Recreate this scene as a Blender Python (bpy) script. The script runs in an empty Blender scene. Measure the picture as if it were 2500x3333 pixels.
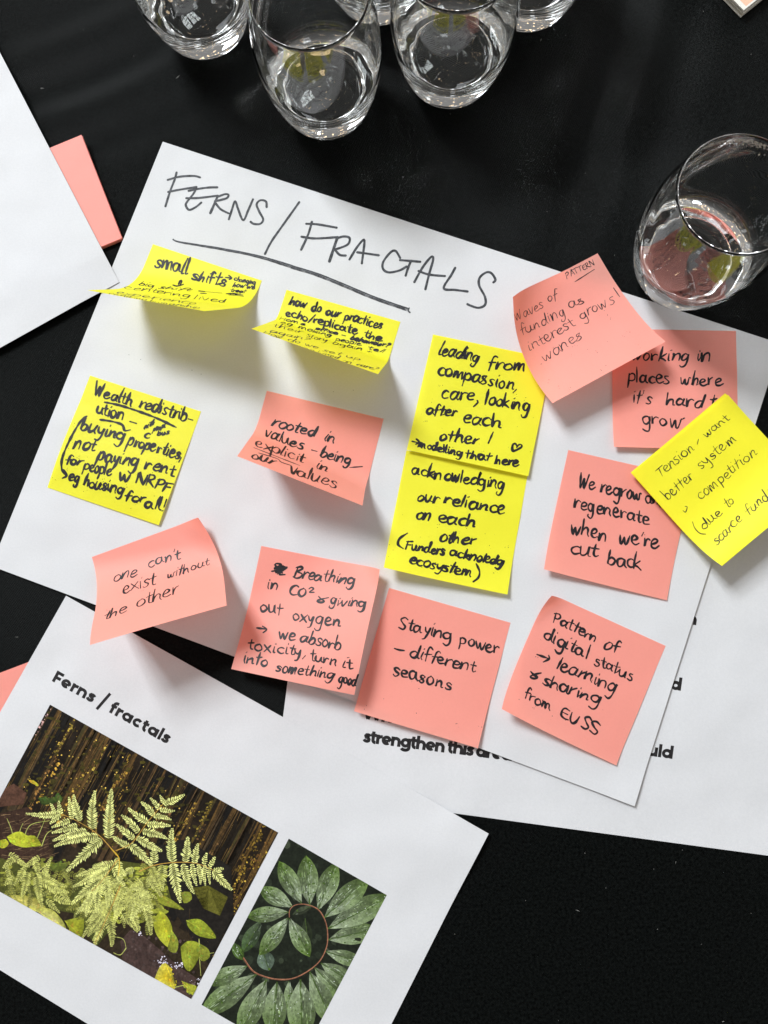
import bpy, bmesh, math, random
from mathutils import Vector, Matrix
from mathutils.bvhtree import BVHTree

random.seed(7)
scene = bpy.context.scene
COL = scene.collection

# ------------------------------------------------------------------ camera
PW, PH, FPX = 2500.0, 3333.0, 2400.0
CAM_R = Matrix(((0.9962449777, -0.0781808407, -0.0371981256),
                (0.0817232635, 0.9910169746, 0.1058615331),
                (0.0285876303, -0.1085039729, 0.9936848772)))      # world -> camera
CAM_C = Vector((0.0007264611, -0.1087604673, 0.4544619160))
cd = bpy.data.cameras.new("camera")
cam = bpy.data.objects.new("camera", cd)
COL.objects.link(cam)
cd.sensor_fit = 'VERTICAL'
cd.sensor_height = 36.0
cd.sensor_width = 27.0
cd.lens = FPX / PH * 36.0
cd.clip_start = 0.01
cd.clip_end = 100
cam.matrix_world = Matrix.Translation(CAM_C) @ CAM_R.transposed().to_4x4()
scene.camera = cam

# ------------------------------------------------------------------ world (dim interior with panes added for the glass reflections)
world = bpy.data.worlds.new("World")
scene.world = world
world.use_nodes = True
wn, wl = world.node_tree.nodes, world.node_tree.links
bg = wn["Background"]
bg.inputs[1].default_value = 0.64
tc = wn.new("ShaderNodeTexCoord")
sep = wn.new("ShaderNodeSeparateXYZ")
wl.new(tc.outputs["Generated"], sep.inputs[0])
def wmath(op, a, b=None, c=None):
    n = wn.new("ShaderNodeMath"); n.operation = op
    for k, v in enumerate((a, b, c)):
        if v is None: continue
        if isinstance(v, (int, float)): n.inputs[k].default_value = v
        else: wl.new(v, n.inputs[k])
    return n.outputs[0]
dx_, dy_, dz_ = sep.outputs[0], sep.outputs[1], sep.outputs[2]
ramp = wn.new("ShaderNodeValToRGB")
for pos, col in ((0.0, (0.10, 0.09, 0.08)), (0.47, (0.55, 0.46, 0.38)), (0.545, (5.5, 4.8, 4.2)), (0.60, (1.6, 1.4, 1.25)), (0.66, (0.8, 0.72, 0.64)), (0.8, (0.36, 0.35, 0.34)), (1.0, (0.44, 0.43, 0.42))):
    el = ramp.color_ramp.elements[0] if pos == 0 else (ramp.color_ramp.elements[1] if pos == 1.0 else ramp.color_ramp.elements.new(pos))
    el.position = pos; el.color = (*col, 1)
wl.new(wmath('MULTIPLY_ADD', dz_, 0.5, 0.5), ramp.inputs[0])
# bright window-like panes round the room, added for reflections in the glasses: azimuth bays x glazing bars, between two elevations
az = wmath('ARCTAN2', dx_, dy_)
bay = wmath('FRACT', wmath('MULTIPLY', az, 2.4))
pane_u = wmath('FRACT', wmath('MULTIPLY', az, 9.6))
pane_v = wmath('FRACT', wmath('MULTIPLY', dz_, 11.0))
mask = wmath('MULTIPLY', wmath('LESS_THAN', bay, 0.26), wmath('GREATER_THAN', pane_u, 0.14))
mask = wmath('MULTIPLY', mask, wmath('GREATER_THAN', pane_v, 0.16))
mask = wmath('MULTIPLY', mask, wmath('MULTIPLY', wmath('GREATER_THAN', dz_, 0.16), wmath('LESS_THAN', dz_, 0.60)))
mask = wmath('MULTIPLY', mask, wmath('GREATER_THAN', dy_, -0.35))
add = wn.new("ShaderNodeMixRGB")
add.inputs[2].default_value = (7.0, 7.3, 7.5, 1)
# noise breaks the horizon glow into bright and dark patches, added for glass streaks
wnz = wn.new("ShaderNodeTexNoise"); wnz.inputs["Scale"].default_value = 7.0; wnz.inputs["Detail"].default_value = 3
wl.new(tc.outputs["Generated"], wnz.inputs["Vector"])
cr = wn.new("ShaderNodeValToRGB")
cr.color_ramp.elements[0].position = 0.42; cr.color_ramp.elements[0].color = (0.12, 0.11, 0.10, 1)
cr.color_ramp.elements[1].position = 0.66; cr.color_ramp.elements[1].color = (3.6, 3.4, 3.2, 1)
wl.new(wnz.outputs["Fac"], cr.inputs[0])
mul = wn.new("ShaderNodeMixRGB"); mul.blend_type = 'MULTIPLY'
wl.new(wmath('LESS_THAN', dz_, 0.45), mul.inputs[0])
wl.new(ramp.outputs[0], mul.inputs[1]); wl.new(cr.outputs[0], mul.inputs[2])
wl.new(mask, add.inputs[0]); wl.new(mul.outputs[0], add.inputs[1])
wl.new(add.outputs[0], bg.inputs[0])

# ------------------------------------------------------------------ lights: a paned window beyond the table, hanging bulbs
WIN_C = Vector((-2.30, 3.30, 4.0))
WIN_POWER = 405.0
win_dir = (Vector((0, 0.05, 0)) - WIN_C).normalized()
wq = win_dir.to_track_quat('-Z', 'Y')
wx, wy = wq @ Vector((1, 0, 0)), wq @ Vector((0, 1, 0))
for i in range(3):
    for j in range(3):
        ld = bpy.data.lights.new("window_pane_light", 'AREA')
        ld.shape = 'RECTANGLE'
        ld.size, ld.size_y = 0.42, 0.49
        ld.energy = WIN_POWER / 9
        ld.color = (0.93, 0.975, 1.0)
        lo = bpy.data.objects.new("window_pane_light", ld)
        COL.objects.link(lo)
        lo.location = WIN_C + wx * ((i - 1) * 0.51) + wy * ((j - 1) * 0.58)
        lo.rotation_mode = 'QUATERNION'
        lo.rotation_quaternion = wq
rl = random.Random(3)
for i in range(80):
    ld = bpy.data.lights.new("bulb_light", 'POINT')
    ld.shadow_soft_size = 0.024
    ld.energy = 0.24
    ld.color = (1.0, 0.72, 0.42)
    lo = bpy.data.objects.new("bulb_light", ld)
    COL.objects.link(lo)
    a = rl.uniform(0, 2 * math.pi)
    r = rl.uniform(0.5, 2.6)
    lo.location = (r * math.cos(a), r * math.sin(a) + 0.3, rl.uniform(1.5, 2.6))

scene.view_settings.view_transform = 'Standard'
scene.view_settings.look = 'None'
scene.view_settings.gamma = 1
scene.view_settings.exposure = 0.12
scene.view_settings.use_curve_mapping = False
scene.cycles.max_bounces = 16
scene.cycles.transmission_bounces = 14
scene.cycles.glossy_bounces = 10
scene.cycles.transparent_max_bounces = 12
scene.cycles.caustics_refractive = True
scene.cycles.caustics_reflective = True
scene.cycles.blur_glossy = 0.6
scene.cycles.sample_clamp_indirect = 12.0
scene.cycles.use_denoising = True

# ------------------------------------------------------------------ helpers
def at(px, py, z=0.0):
    d = CAM_R.transposed() @ Vector(((px - PW / 2) / FPX, -(py - PH / 2) / FPX, -1.0))
    t = (z - CAM_C.z) / d.z
    return CAM_C + d * t

def ray_dir(px, py):
    return (CAM_R.transposed() @ Vector(((px - PW / 2) / FPX, -(py - PH / 2) / FPX, -1.0))).normalized()

def mesh_obj(name, verts, faces, mat=None, parent=None, smooth=False, colors=None):
    me = bpy.data.meshes.new(name)
    me.from_pydata([tuple(v) for v in verts], [], faces)
    me.update()
    if smooth:
        for p in me.polygons:
            p.use_smooth = True
    if colors is not None:
        ca = me.color_attributes.new("Col", 'FLOAT_COLOR', 'POINT')
        flat = []
        for c in colors:
            flat += [c[0], c[1], c[2], 1.0]
        ca.data.foreach_set("color", flat)
    o = bpy.data.objects.new(name, me)
    COL.objects.link(o)
    if mat:
        me.materials.append(mat)
    if parent:
        o.parent = parent
    return o

def tag(o, label=None, cat=None, group=None, kind=None):
    if label: o["label"] = label
    if cat: o["category"] = cat
    if group: o["group"] = group
    if kind: o["kind"] = kind
    return o

def new_mat(name):
    m = bpy.data.materials.new(name)
    m.use_nodes = True
    nt = m.node_tree
    return m, nt, nt.nodes, nt.links, nt.nodes["Principled BSDF"]

def add_bump(nt, bsdf, scale, strength, dist=0.0005, detail=4):
    t = nt.nodes.new("ShaderNodeTexCoord")
    n = nt.nodes.new("ShaderNodeTexNoise")
    n.inputs["Scale"].default_value = scale
    n.inputs["Detail"].default_value = detail
    b = nt.nodes.new("ShaderNodeBump")
    b.inputs["Strength"].default_value = strength
    b.inputs["Distance"].default_value = dist
    nt.links.new(t.outputs["Object"], n.inputs["Vector"])
    nt.links.new(n.outputs["Fac"], b.inputs["Height"])
    nt.links.new(b.outputs["Normal"], bsdf.inputs["Normal"])
    return b

def noise_color(nt, bsdf, c1, c2, scale, detail=3):
    t = nt.nodes.new("ShaderNodeTexCoord")
    n = nt.nodes.new("ShaderNodeTexNoise")
    n.inputs["Scale"].default_value = scale
    n.inputs["Detail"].default_value = detail
    r = nt.nodes.new("ShaderNodeValToRGB")
    r.color_ramp.elements[0].position = 0.3
    r.color_ramp.elements[1].position = 0.7
    r.color_ramp.elements[0].color = (*c1, 1)
    r.color_ramp.elements[1].color = (*c2, 1)
    nt.links.new(t.outputs["Object"], n.inputs["Vector"])
    nt.links.new(n.outputs["Fac"], r.inputs[0])
    nt.links.new(r.outputs[0], bsdf.inputs["Base Color"])
    return r

# ------------------------------------------------------------------ materials
def paper_mat(name, c1, c2, bump=0.25):
    m, nt, n, l, b = new_mat(name)
    noise_color(nt, b, c1, c2, 900, 2)
    b.inputs["Roughness"].default_value = 0.62
    b.inputs["Specular IOR Level"].default_value = 0.3
    t = n.new("ShaderNodeTexCoord")
    n1 = n.new("ShaderNodeTexNoise"); n1.inputs["Scale"].default_value = 1400; n1.inputs["Detail"].default_value = 3
    n2 = n.new("ShaderNodeTexNoise"); n2.inputs["Scale"].default_value = 13; n2.inputs["Detail"].default_value = 2
    b1 = n.new("ShaderNodeBump"); b1.inputs["Strength"].default_value = bump; b1.inputs["Distance"].default_value = 0.0002
    b2 = n.new("ShaderNodeBump"); b2.inputs["Strength"].default_value = 0.8; b2.inputs["Distance"].default_value = 0.006
    l.new(t.outputs["Object"], n1.inputs["Vector"]); l.new(t.outputs["Object"], n2.inputs["Vector"])
    l.new(n1.outputs["Fac"], b1.inputs["Height"]); l.new(n2.outputs["Fac"], b2.inputs["Height"])
    l.new(b2.outputs["Normal"], b1.inputs["Normal"])
    l.new(b1.outputs["Normal"], b.inputs["Normal"])
    return m

M_PAPER = paper_mat("white_paper", (0.535, 0.538, 0.555), (0.565, 0.568, 0.585))
M_CARDW = paper_mat("grey_white_card", (0.55, 0.55, 0.50), (0.66, 0.65, 0.60))

def note_mat(name, col, trans_col, tfac):
    m, nt, n, l, b = new_mat(name)
    noise_color(nt, b, tuple(c * 0.97 for c in col), col, 700, 2)
    b.inputs["Roughness"].default_value = 0.56
    b.inputs["Specular IOR Level"].default_value = 0.55
    bA = add_bump(nt, b, 1100, 0.25, 0.0002)
    bB = add_bump(nt, b, 55, 0.30, 0.0016, 2)
    l.new(bB.outputs[0], bA.inputs["Normal"]); l.new(bA.outputs[0], b.inputs["Normal"])
    tr = n.new("ShaderNodeBsdfTranslucent")
    tr.inputs[0].default_value = (*trans_col, 1)
    mx = n.new("ShaderNodeMixShader")
    mx.inputs[0].default_value = tfac
    out = n["Material Output"]
    l.new(b.outputs[0], mx.inputs[1]); l.new(tr.outputs[0], mx.inputs[2])
    l.new(mx.outputs[0], out.inputs[0])
    return m

M_YELLOW = note_mat("yellow_note_paper", (0.96, 0.96, 0.035), (0.95, 0.80, 0.03), 0.42)
M_PINK = note_mat("pink_note_paper", (0.99, 0.42, 0.35), (0.98, 0.25, 0.16), 0.42)

def ink_mat(name, col, rough=0.5):
    m, nt, n, l, b = new_mat(name)
    noise_color(nt, b, tuple(c * 0.5 for c in col), tuple(c * 1.9 for c in col), 420, 4)
    b.inputs["Roughness"].default_value = rough
    b.inputs["Specular IOR Level"].default_value = 0.25
    return m

M_INK = ink_mat("black_marker_ink", (0.010, 0.009, 0.011))
M_GREY = ink_mat("charcoal_marker_ink", (0.040, 0.042, 0.048), 0.6)
M_TONER = ink_mat("black_toner", (0.012, 0.011, 0.012), 0.45)

def vcol_mat(name):
    m, nt, n, l, b = new_mat(name)
    a = n.new("ShaderNodeVertexColor"); a.layer_name = "Col"
    t = n.new("ShaderNodeTexCoord")
    ns = n.new("ShaderNodeTexNoise"); ns.inputs["Scale"].default_value = 700; ns.inputs["Detail"].default_value = 4
    r = n.new("ShaderNodeMapRange")
    r.inputs[1].default_value = 0.3; r.inputs[2].default_value = 0.7
    r.inputs[3].default_value = 0.72; r.inputs[4].default_value = 1.28
    mx = n.new("ShaderNodeVectorMath"); mx.operation = 'SCALE'
    ns2 = n.new("ShaderNodeTexNoise"); ns2.inputs["Scale"].default_value = 190; ns2.inputs["Detail"].default_value = 5; ns2.inputs["Roughness"].default_value = 0.7
    r2 = n.new("ShaderNodeMapRange"); r2.inputs[1].default_value = 0.3; r2.inputs[2].default_value = 0.7; r2.inputs[3].default_value = 0.62; r2.inputs[4].default_value = 1.38
    mm = n.new("ShaderNodeMath"); mm.operation = 'MULTIPLY'
    l.new(t.outputs["Object"], ns.inputs["Vector"]); l.new(ns.outputs["Fac"], r.inputs[0])
    l.new(t.outputs["Object"], ns2.inputs["Vector"]); l.new(ns2.outputs["Fac"], r2.inputs[0]); l.new(r.outputs[0], mm.inputs[0]); l.new(r2.outputs[0], mm.inputs[1])
    l.new(a.outputs[0], mx.inputs[0]); l.new(mm.outputs[0], mx.inputs["Scale"])
    l.new(mx.outputs[0], b.inputs["Base Color"])
    b.inputs["Roughness"].default_value = 0.6
    b.inputs["Specular IOR Level"].default_value = 0.12
    return m
M_PRINT = vcol_mat("colour_print")

def glass_mat():
    m, nt, n, l, b = new_mat("clear_glass")
    b.inputs["Base Color"].default_value = (0.985, 0.995, 0.99, 1)
    b.inputs["Transmission Weight"].default_value = 1.0
    b.inputs["Roughness"].default_value = 0.0
    b.inputs["IOR"].default_value = 1.51
    return m
M_GLASS = glass_mat()

def cloth_mat():
    m, nt, n, l, b = new_mat("black_cloth")
    noise_color(nt, b, (0.0002, 0.0004, 0.0004), (0.0042, 0.0052, 0.0050), 620, 3)
    b.inputs["Roughness"].default_value = 0.315
    b.inputs["Specular IOR Level"].default_value = 0.045
    b.inputs["Sheen Weight"].default_value = 0.01
    b.inputs["Sheen Roughness"].default_value = 0.4
    b.inputs["Sheen Tint"].default_value = (0.75, 0.9, 0.88, 1)
    t = n.new("ShaderNodeTexCoord")
    mp = n.new("ShaderNodeMapping"); mp.inputs["Rotation"].default_value = (0, 0, 0.6)
    l.new(t.outputs["Object"], mp.inputs[0])
    w1 = n.new("ShaderNodeTexWave"); w1.inputs["Scale"].default_value = 420; w1.inputs["Distortion"].default_value = 3; w1.inputs["Detail"].default_value = 2
    w1.bands_direction = 'X'
    w2 = n.new("ShaderNodeTexWave"); w2.inputs["Scale"].default_value = 420; w2.inputs["Distortion"].default_value = 3; w2.inputs["Detail"].default_value = 2
    w2.bands_direction = 'Y'
    ns = n.new("ShaderNodeTexNoise"); ns.inputs["Scale"].default_value = 900; ns.inputs["Detail"].default_value = 2
    for w in (w1, w2, ns): l.new(mp.outputs[0], w.inputs[0])
    a = n.new("ShaderNodeMath"); a.operation = 'ADD'
    a2 = n.new("ShaderNodeMath"); a2.operation = 'ADD'
    l.new(w1.outputs["Fac"], a.inputs[0]); l.new(w2.outputs["Fac"], a.inputs[1])
    l.new(a.outputs[0], a2.inputs[0]); l.new(ns.outputs["Fac"], a2.inputs[1])
    bp = n.new("ShaderNodeBump"); bp.inputs["Strength"].default_value = 0.40; bp.inputs["Distance"].default_value = 0.0003
    l.new(a2.outputs[0], bp.inputs["Height"])
    l.new(bp.outputs["Normal"], b.inputs["Normal"])
    return m
M_CLOTH = cloth_mat()

# ------------------------------------------------------------------ tablecloth
def sstep(a, b, x):
    if a > b: return 1.0 - sstep(b, a, x)
    t = max(0.0, min(1.0, (x - a) / (b - a)))
    return t * t * (3 - 2 * t)

FOLD_D = (at(500, 127) - at(90, 326)).normalized()
FOLD_N = Vector((-FOLD_D.y, FOLD_D.x, 0))
FOLD_O = at(300, 225)
def cloth_z(x, y):
    p = Vector((x, y, 0))
    q = p - FOLD_O
    s = q.dot(FOLD_N)
    t = q.dot(FOLD_D)
    # soft ripples to the left of the glasses
    wob = 0.006 * math.sin(t * 22 + 1.0)
    am = math.exp(-(t / 0.10) ** 2) * math.exp(-((s + 0.005) / 0.07) ** 2)
    z = -0.0058 * am * (0.5 + 0.5 * math.cos((s + wob - .004) / 0.052 * 2 * math.pi))
    # a long shallow crease running from the middle of the table towards the far right glass
    a, b = at(1750, 620), at(2150, 480)
    d = (b - a).normalized(); nn = Vector((-d.y, d.x, 0))
    q = p - at(1900, 560)
    s, t = q.dot(nn), q.dot(d)
    z -= 0.0026 * math.exp(-(t / 0.09) ** 2) * math.exp(-(s / 0.022) ** 2)
    q = p - at(1980, 250)
    d = Vector((0.35, 0.94, 0)); nn = Vector((0.94, -0.35, 0))
    s, t = q.dot(nn), q.dot(d)
    z -= 0.0030 * math.exp(-(t / 0.11) ** 2) * math.exp(-(s / 0.05) ** 2) * (0.5 + 0.5 * math.cos(s / 0.045 * 2 * math.pi))
    return z - 0.0001

vs, fs = [], []
NX, NY = 300, 240
X0, X1, Y0, Y1 = -1.0, 1.0, -0.85, 0.75
# denser in the middle of the table
def warp(t):
    return t * 0.35 + 0.65 * t ** 3
for j in range(NY + 1):
    for i in range(NX + 1):
        x = warp(i / NX * 2 - 1) * 1.0
        y = warp(j / NY * 2 - 1) * 0.8 + 0.1
        vs.append((x, y, cloth_z(x, y)))
for j in range(NY):
    for i in range(NX):
        a = j * (NX + 1) + i
        fs.append((a, a + 1, a + NX + 2, a + NX + 1))
cl = mesh_obj("tablecloth", vs, fs, M_CLOTH, smooth=True)
tag(cl, "black woven tablecloth covering the whole table", "tablecloth", kind="structure")

# ------------------------------------------------------------------ paper sheets
THK = 0.00018
def sheet(name, quad, zf, mat, nx=24, ny=20):
    """quad: TL, TR, BR, BL world points (xy); zf(u, v, x, y) -> height of the upper face; a thin solid slab"""
    tl, tr, br, bl = quad
    vs, fs = [], []
    for layer in (0, 1):
        for j in range(ny + 1):
            for i in range(nx + 1):
                u, v = i / nx, j / ny
                p = tl * (1 - u) * (1 - v) + tr * u * (1 - v) + br * u * v + bl * (1 - u) * v
                vs.append((p.x, p.y, zf(u, v, p.x, p.y) - layer * THK))
    n1 = (nx + 1) * (ny + 1)
    for j in range(ny):
        for i in range(nx):
            a = j * (nx + 1) + i
            fs.append((a, a + nx + 1, a + nx + 2, a + 1))
            fs.append((n1 + a, n1 + a + 1, n1 + a + nx + 2, n1 + a + nx + 1))
    for i in range(nx):
        a = i; fs.append((a, a + 1, n1 + a + 1, n1 + a))
        a = ny * (nx + 1) + i; fs.append((a + 1, a, n1 + a, n1 + a + 1))
    for j in range(ny):
        a = j * (nx + 1); fs.append((a + nx + 1, a, n1 + a, n1 + a + nx + 1))
        a = j * (nx + 1) + nx; fs.append((a, a + nx + 1, n1 + a + nx + 1, n1 + a))
    return mesh_obj(name, vs, fs, mat)

Z_QUEST, Z_PRINT, Z_TITLE = 0.0005, 0.0009, 0.0022
title_quad = [at(*c, Z_TITLE) for c in ((530, 461), (2542, 1119), (2064, 2623), (-29, 1842))]
title = sheet("paper_sheet", title_quad, lambda u, v, x, y: Z_TITLE + .0010 * sstep(.026, 0, math.hypot(x - title_quad[2].x, y - title_quad[2].y)), M_PAPER, 84, 60)
tag(title, "large white sheet with handwritten charcoal title, carrying the sticky notes", "paper sheet")

qbl = at(890.6, 2567.8, Z_QUEST)
qd = (at(2500, 2785, Z_QUEST) - qbl).normalized()
qu = Vector((-qd.y, qd.x, 0))
QW, QH = 0.297, 0.21
quest = sheet("paper_sheet", [qbl + qu * QH, qbl + qu * QH + qd * QW, qbl + qd * QW, qbl], lambda u, v, x, y: Z_QUEST, M_PAPER)
tag(quest, "white printed sheet with bold black questions, half under the titled sheet", "paper sheet")

ptl, ptr = at(215, 1939, Z_PRINT), at(1589, 2708, Z_PRINT)
pd = (ptr - ptl).normalized()
pdn = Vector((pd.y, -pd.x, 0))
PHH = 0.208
prnt = sheet("paper_sheet", [ptl, ptr, ptr + pdn * PHH, ptl + pdn * PHH], lambda u, v, x, y: Z_PRINT + .0030 * sstep(.055, 0, math.hypot(x - ptr.x, y - ptr.y)), M_PAPER, 60, 44)
tag(prnt, "white sheet printed with two plant photographs under a bold heading", "paper sheet")

lc = at(390, 920, 0.0018)
lx = (at(0, 1138, 0.0018) - lc).normalized()
ly = (at(0, 170, 0.003) - lc); ly.z = 0; ly.normalize()
def left_z(u, v, x, y):
    d = (Vector((x, y, 0)) - Vector((lc.x, lc.y, 0))).length
    return 0.0026 + 0.0010 * sstep(-0.004, 0.030, d)
left = sheet("paper_sheet", [lc, lc + ly * 0.297, lc + ly * 0.297 + lx * 0.21, lc + lx * 0.21], left_z, M_PAPER, 40, 30)
tag(left, "blank white sheet lying over the edge of a pink pad", "paper sheet")

# ------------------------------------------------------------------ sticky note surfaces (developable, curled)
S = 0.0762
def bend(s, k, k2):
    if s <= 0: return 0.0, 0.0
    n = 30; X = Z = 0.0
    for i in range(n):
        t = (i + 0.5) / n * s
        ph = max(-0.1, min(1.12, k * t + 0.5 * k2 * t * t))
        X += math.cos(ph) * s / n; Z += math.sin(ph) * s / n
    return X - s, Z

def note_point(q, u, v, z0, corner):
    ox, oy, th, al, s0, k, k2, ck = q
    d = (math.sin(al), math.cos(al))
    dx, z = bend(u * d[0] + v * d[1] - s0, k, k2)
    u2, v2 = u + dx * d[0], v + dx * d[1]
    if corner:
        cu, cv, ang, ln = corner
        ang = math.radians(ang)
        dd = (math.cos(ang), math.sin(ang))
        sc = u * dd[0] + v * dd[1] - (cu * S * dd[0] + cv * S * dd[1] - ln)
        dx, zz = bend(sc, ck, 0)
        u2 += dx * dd[0]; v2 += dx * dd[1]; z += zz
    ex = (math.cos(th), math.sin(th)); ey = (math.sin(th), -math.cos(th))
    return Vector((ox + u2 * ex[0] + v2 * ey[0], oy + u2 * ex[1] + v2 * ey[1], z0 + z))

def note_mesh(name, q, z0, corner, mat, parent=None, n=36):
    rr = random.Random(int(abs(q[0]) * 1e6))
    ph = [rr.uniform(0, 6.28) for _ in range(4)]
    vs, fs = [], []
    for j in range(n + 1):
        for i in range(n + 1):
            u, v = i / n * S, j / n * S
            p = note_point(q, u, v, z0, corner)
            # slight cockle of thin paper away from the glued strip
            p.z += 0.00035 * sstep(0.010, 0.03, v) * (1 + math.sin(u * 90 + v * 60 + ph[0])) * 0.5
            p.z += 0.00025 * sstep(0.010, 0.03, v) * (1 + math.sin(u * -70 + v * 120 + ph[1])) * 0.5
            vs.append(p)
    for j in range(n):
        for i in range(n):
            a = j * (n + 1) + i
            fs.append((a, a + n + 1, a + n + 2, a + 1))
    o = mesh_obj(name, vs, fs, mat, parent, smooth=True)
    return o, BVHTree.FromPolygons([tuple(v) for v in vs], fs)

# ------------------------------------------------------------------ ink ribbons
def catmull(pts, step):
    if len(pts) < 3:
        out = []
        (x0, y0), (x1, y1) = pts[0], pts[-1]
        n = max(2, int(math.hypot(x1 - x0, y1 - y0) / step))
        return [(x0 + (x1 - x0) * i / n, y0 + (y1 - y0) * i / n) for i in range(n + 1)]
    P = [pts[0]] + list(pts) + [pts[-1]]
    out = []
    for i in range(1, len(P) - 2):
        p0, p1, p2, p3 = P[i - 1], P[i], P[i + 1], P[i + 2]
        n = max(2, int(math.hypot(p2[0] - p1[0], p2[1] - p1[1]) / step))
        for j in range(n):
            t = j / n; t2 = t * t; t3 = t2 * t
            out.append(tuple(0.5 * ((2 * p1[c]) + (-p0[c] + p2[c]) * t + (2 * p0[c] - 5 * p1[c] + 4 * p2[c] - p3[c]) * t2
                                    + (-p0[c] + 3 * p1[c] - 3 * p2[c] + p3[c]) * t3) for c in (0, 1)))
    out.append(tuple(pts[-1]))
    return out

class Ink:
    """collects pen strokes given in photo pixels; each is laid on the surface it is written on"""
    def __init__(self, hit, seed=1):
        self.v, self.f, self.hit, self.k = [], [], hit, 0
        self.r = random.Random(seed)
    def stroke(self, pts, w, smooth=True, caps=True, vary=0.34, step=2.6):
        path = catmull(pts, step) if smooth else pts
        run = []
        for p in path + [None]:
            h = self.hit(*p) if p is not None else None
            if h is None:
                if len(run) > 1: self._ribbon(run, w, caps, vary)
                run = []
            else:
                run.append(h)
    def _ribbon(self, run, w, caps, vary):
        self.k += 1
        off = 0.00006 + 0.000004 * (self.k % 9)
        P = [h[0] + h[1] * off for h in run]
        clean = [0]
        for i in range(1, len(P)):
            if (P[i] - P[clean[-1]]).length > 1e-5: clean.append(i)
        if len(clean) < 2: return
        P = [P[i] for i in clean]; N = [run[i][1] for i in clean]
        n = len(P); ph = self.r.uniform(0, 6.28); ph2 = self.r.uniform(0, 6.28)
        L, R = [], []
        for i in range(n):
            t = (P[min(n - 1, i + 1)] - P[max(0, i - 1)])
            if t.length < 1e-9: t = Vector((1, 0, 0))
            t.normalize()
            s = t.cross(N[i]).normalized()
            tp = 1 - .38 * (1 - min(1, i / 5.0)) * (vary > .2) - .42 * (1 - min(1, (n - 1 - i) / 7.0)) * (vary > .2)
            ww = 0.5 * w * tp * (1 + vary * 0.6 * math.sin(i * 0.23 + ph) + vary * 0.4 * math.sin(i * 0.61 + ph2))
            L.append(P[i] + s * ww); R.append(P[i] - s * ww)
        b = len(self.v)
        for i in range(n): self.v += [L[i], R[i]]
        for i in range(n - 1):
            a = b + 2 * i
            self.f.append((a, a + 2, a + 3, a + 1))
        if caps:
            for (i, sg) in ((0, -1), (n - 1, 1)):
                t = (P[min(n - 1, i + 1)] - P[max(0, i - 1)]).normalized() * sg
                s = t.cross(N[i]).normalized(); ww = 0.5 * w * ((.62 if sg < 0 else .58) if vary > .2 else 1)
                c = len(self.v); self.v.append(P[i])
                for q in range(7):
                    a = -math.pi / 2 + math.pi * q / 6
                    self.v.append(P[i] + t * math.cos(a) * ww - s * math.sin(a) * ww)
                for q in range(6): self.f.append((c, c + 1 + q, c + 2 + q))
    def dot(self, x, y, w):
        h = self.hit(x, y)
        if h is None: return
        p = h[0] + h[1] * 0.00007
        t = Vector((1, 0, 0)); s = t.cross(h[1]).normalized(); t = h[1].cross(s)
        c = len(self.v); self.v.append(p)
        r0 = [self.r.uniform(0.75, 1.2) for _ in range(9)]
        for q in range(9):
            a = 2 * math.pi * q / 9
            self.v.append(p + (t * math.cos(a) + s * math.sin(a)) * w * 0.5 * r0[q])
        for q in range(9): self.f.append((c, c + 1 + q, c + 1 + (q + 1) % 9))
    def build(self, name, mat, parent):
        return mesh_obj(name, self.v, self.f, mat, parent)

def plane_hit(z, quad=None):
    def f(x, y): return (at(x, y, z), Vector((0, 0, 1)))
    return f
def bvh_hit(bvh):
    def f(x, y):
        loc, nor, i, d = bvh.ray_cast(CAM_C, ray_dir(x, y))
        if loc is None: return None
        if nor.dot(ray_dir(x, y)) > 0: nor = -nor
        return (loc, nor)
    return f

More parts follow.
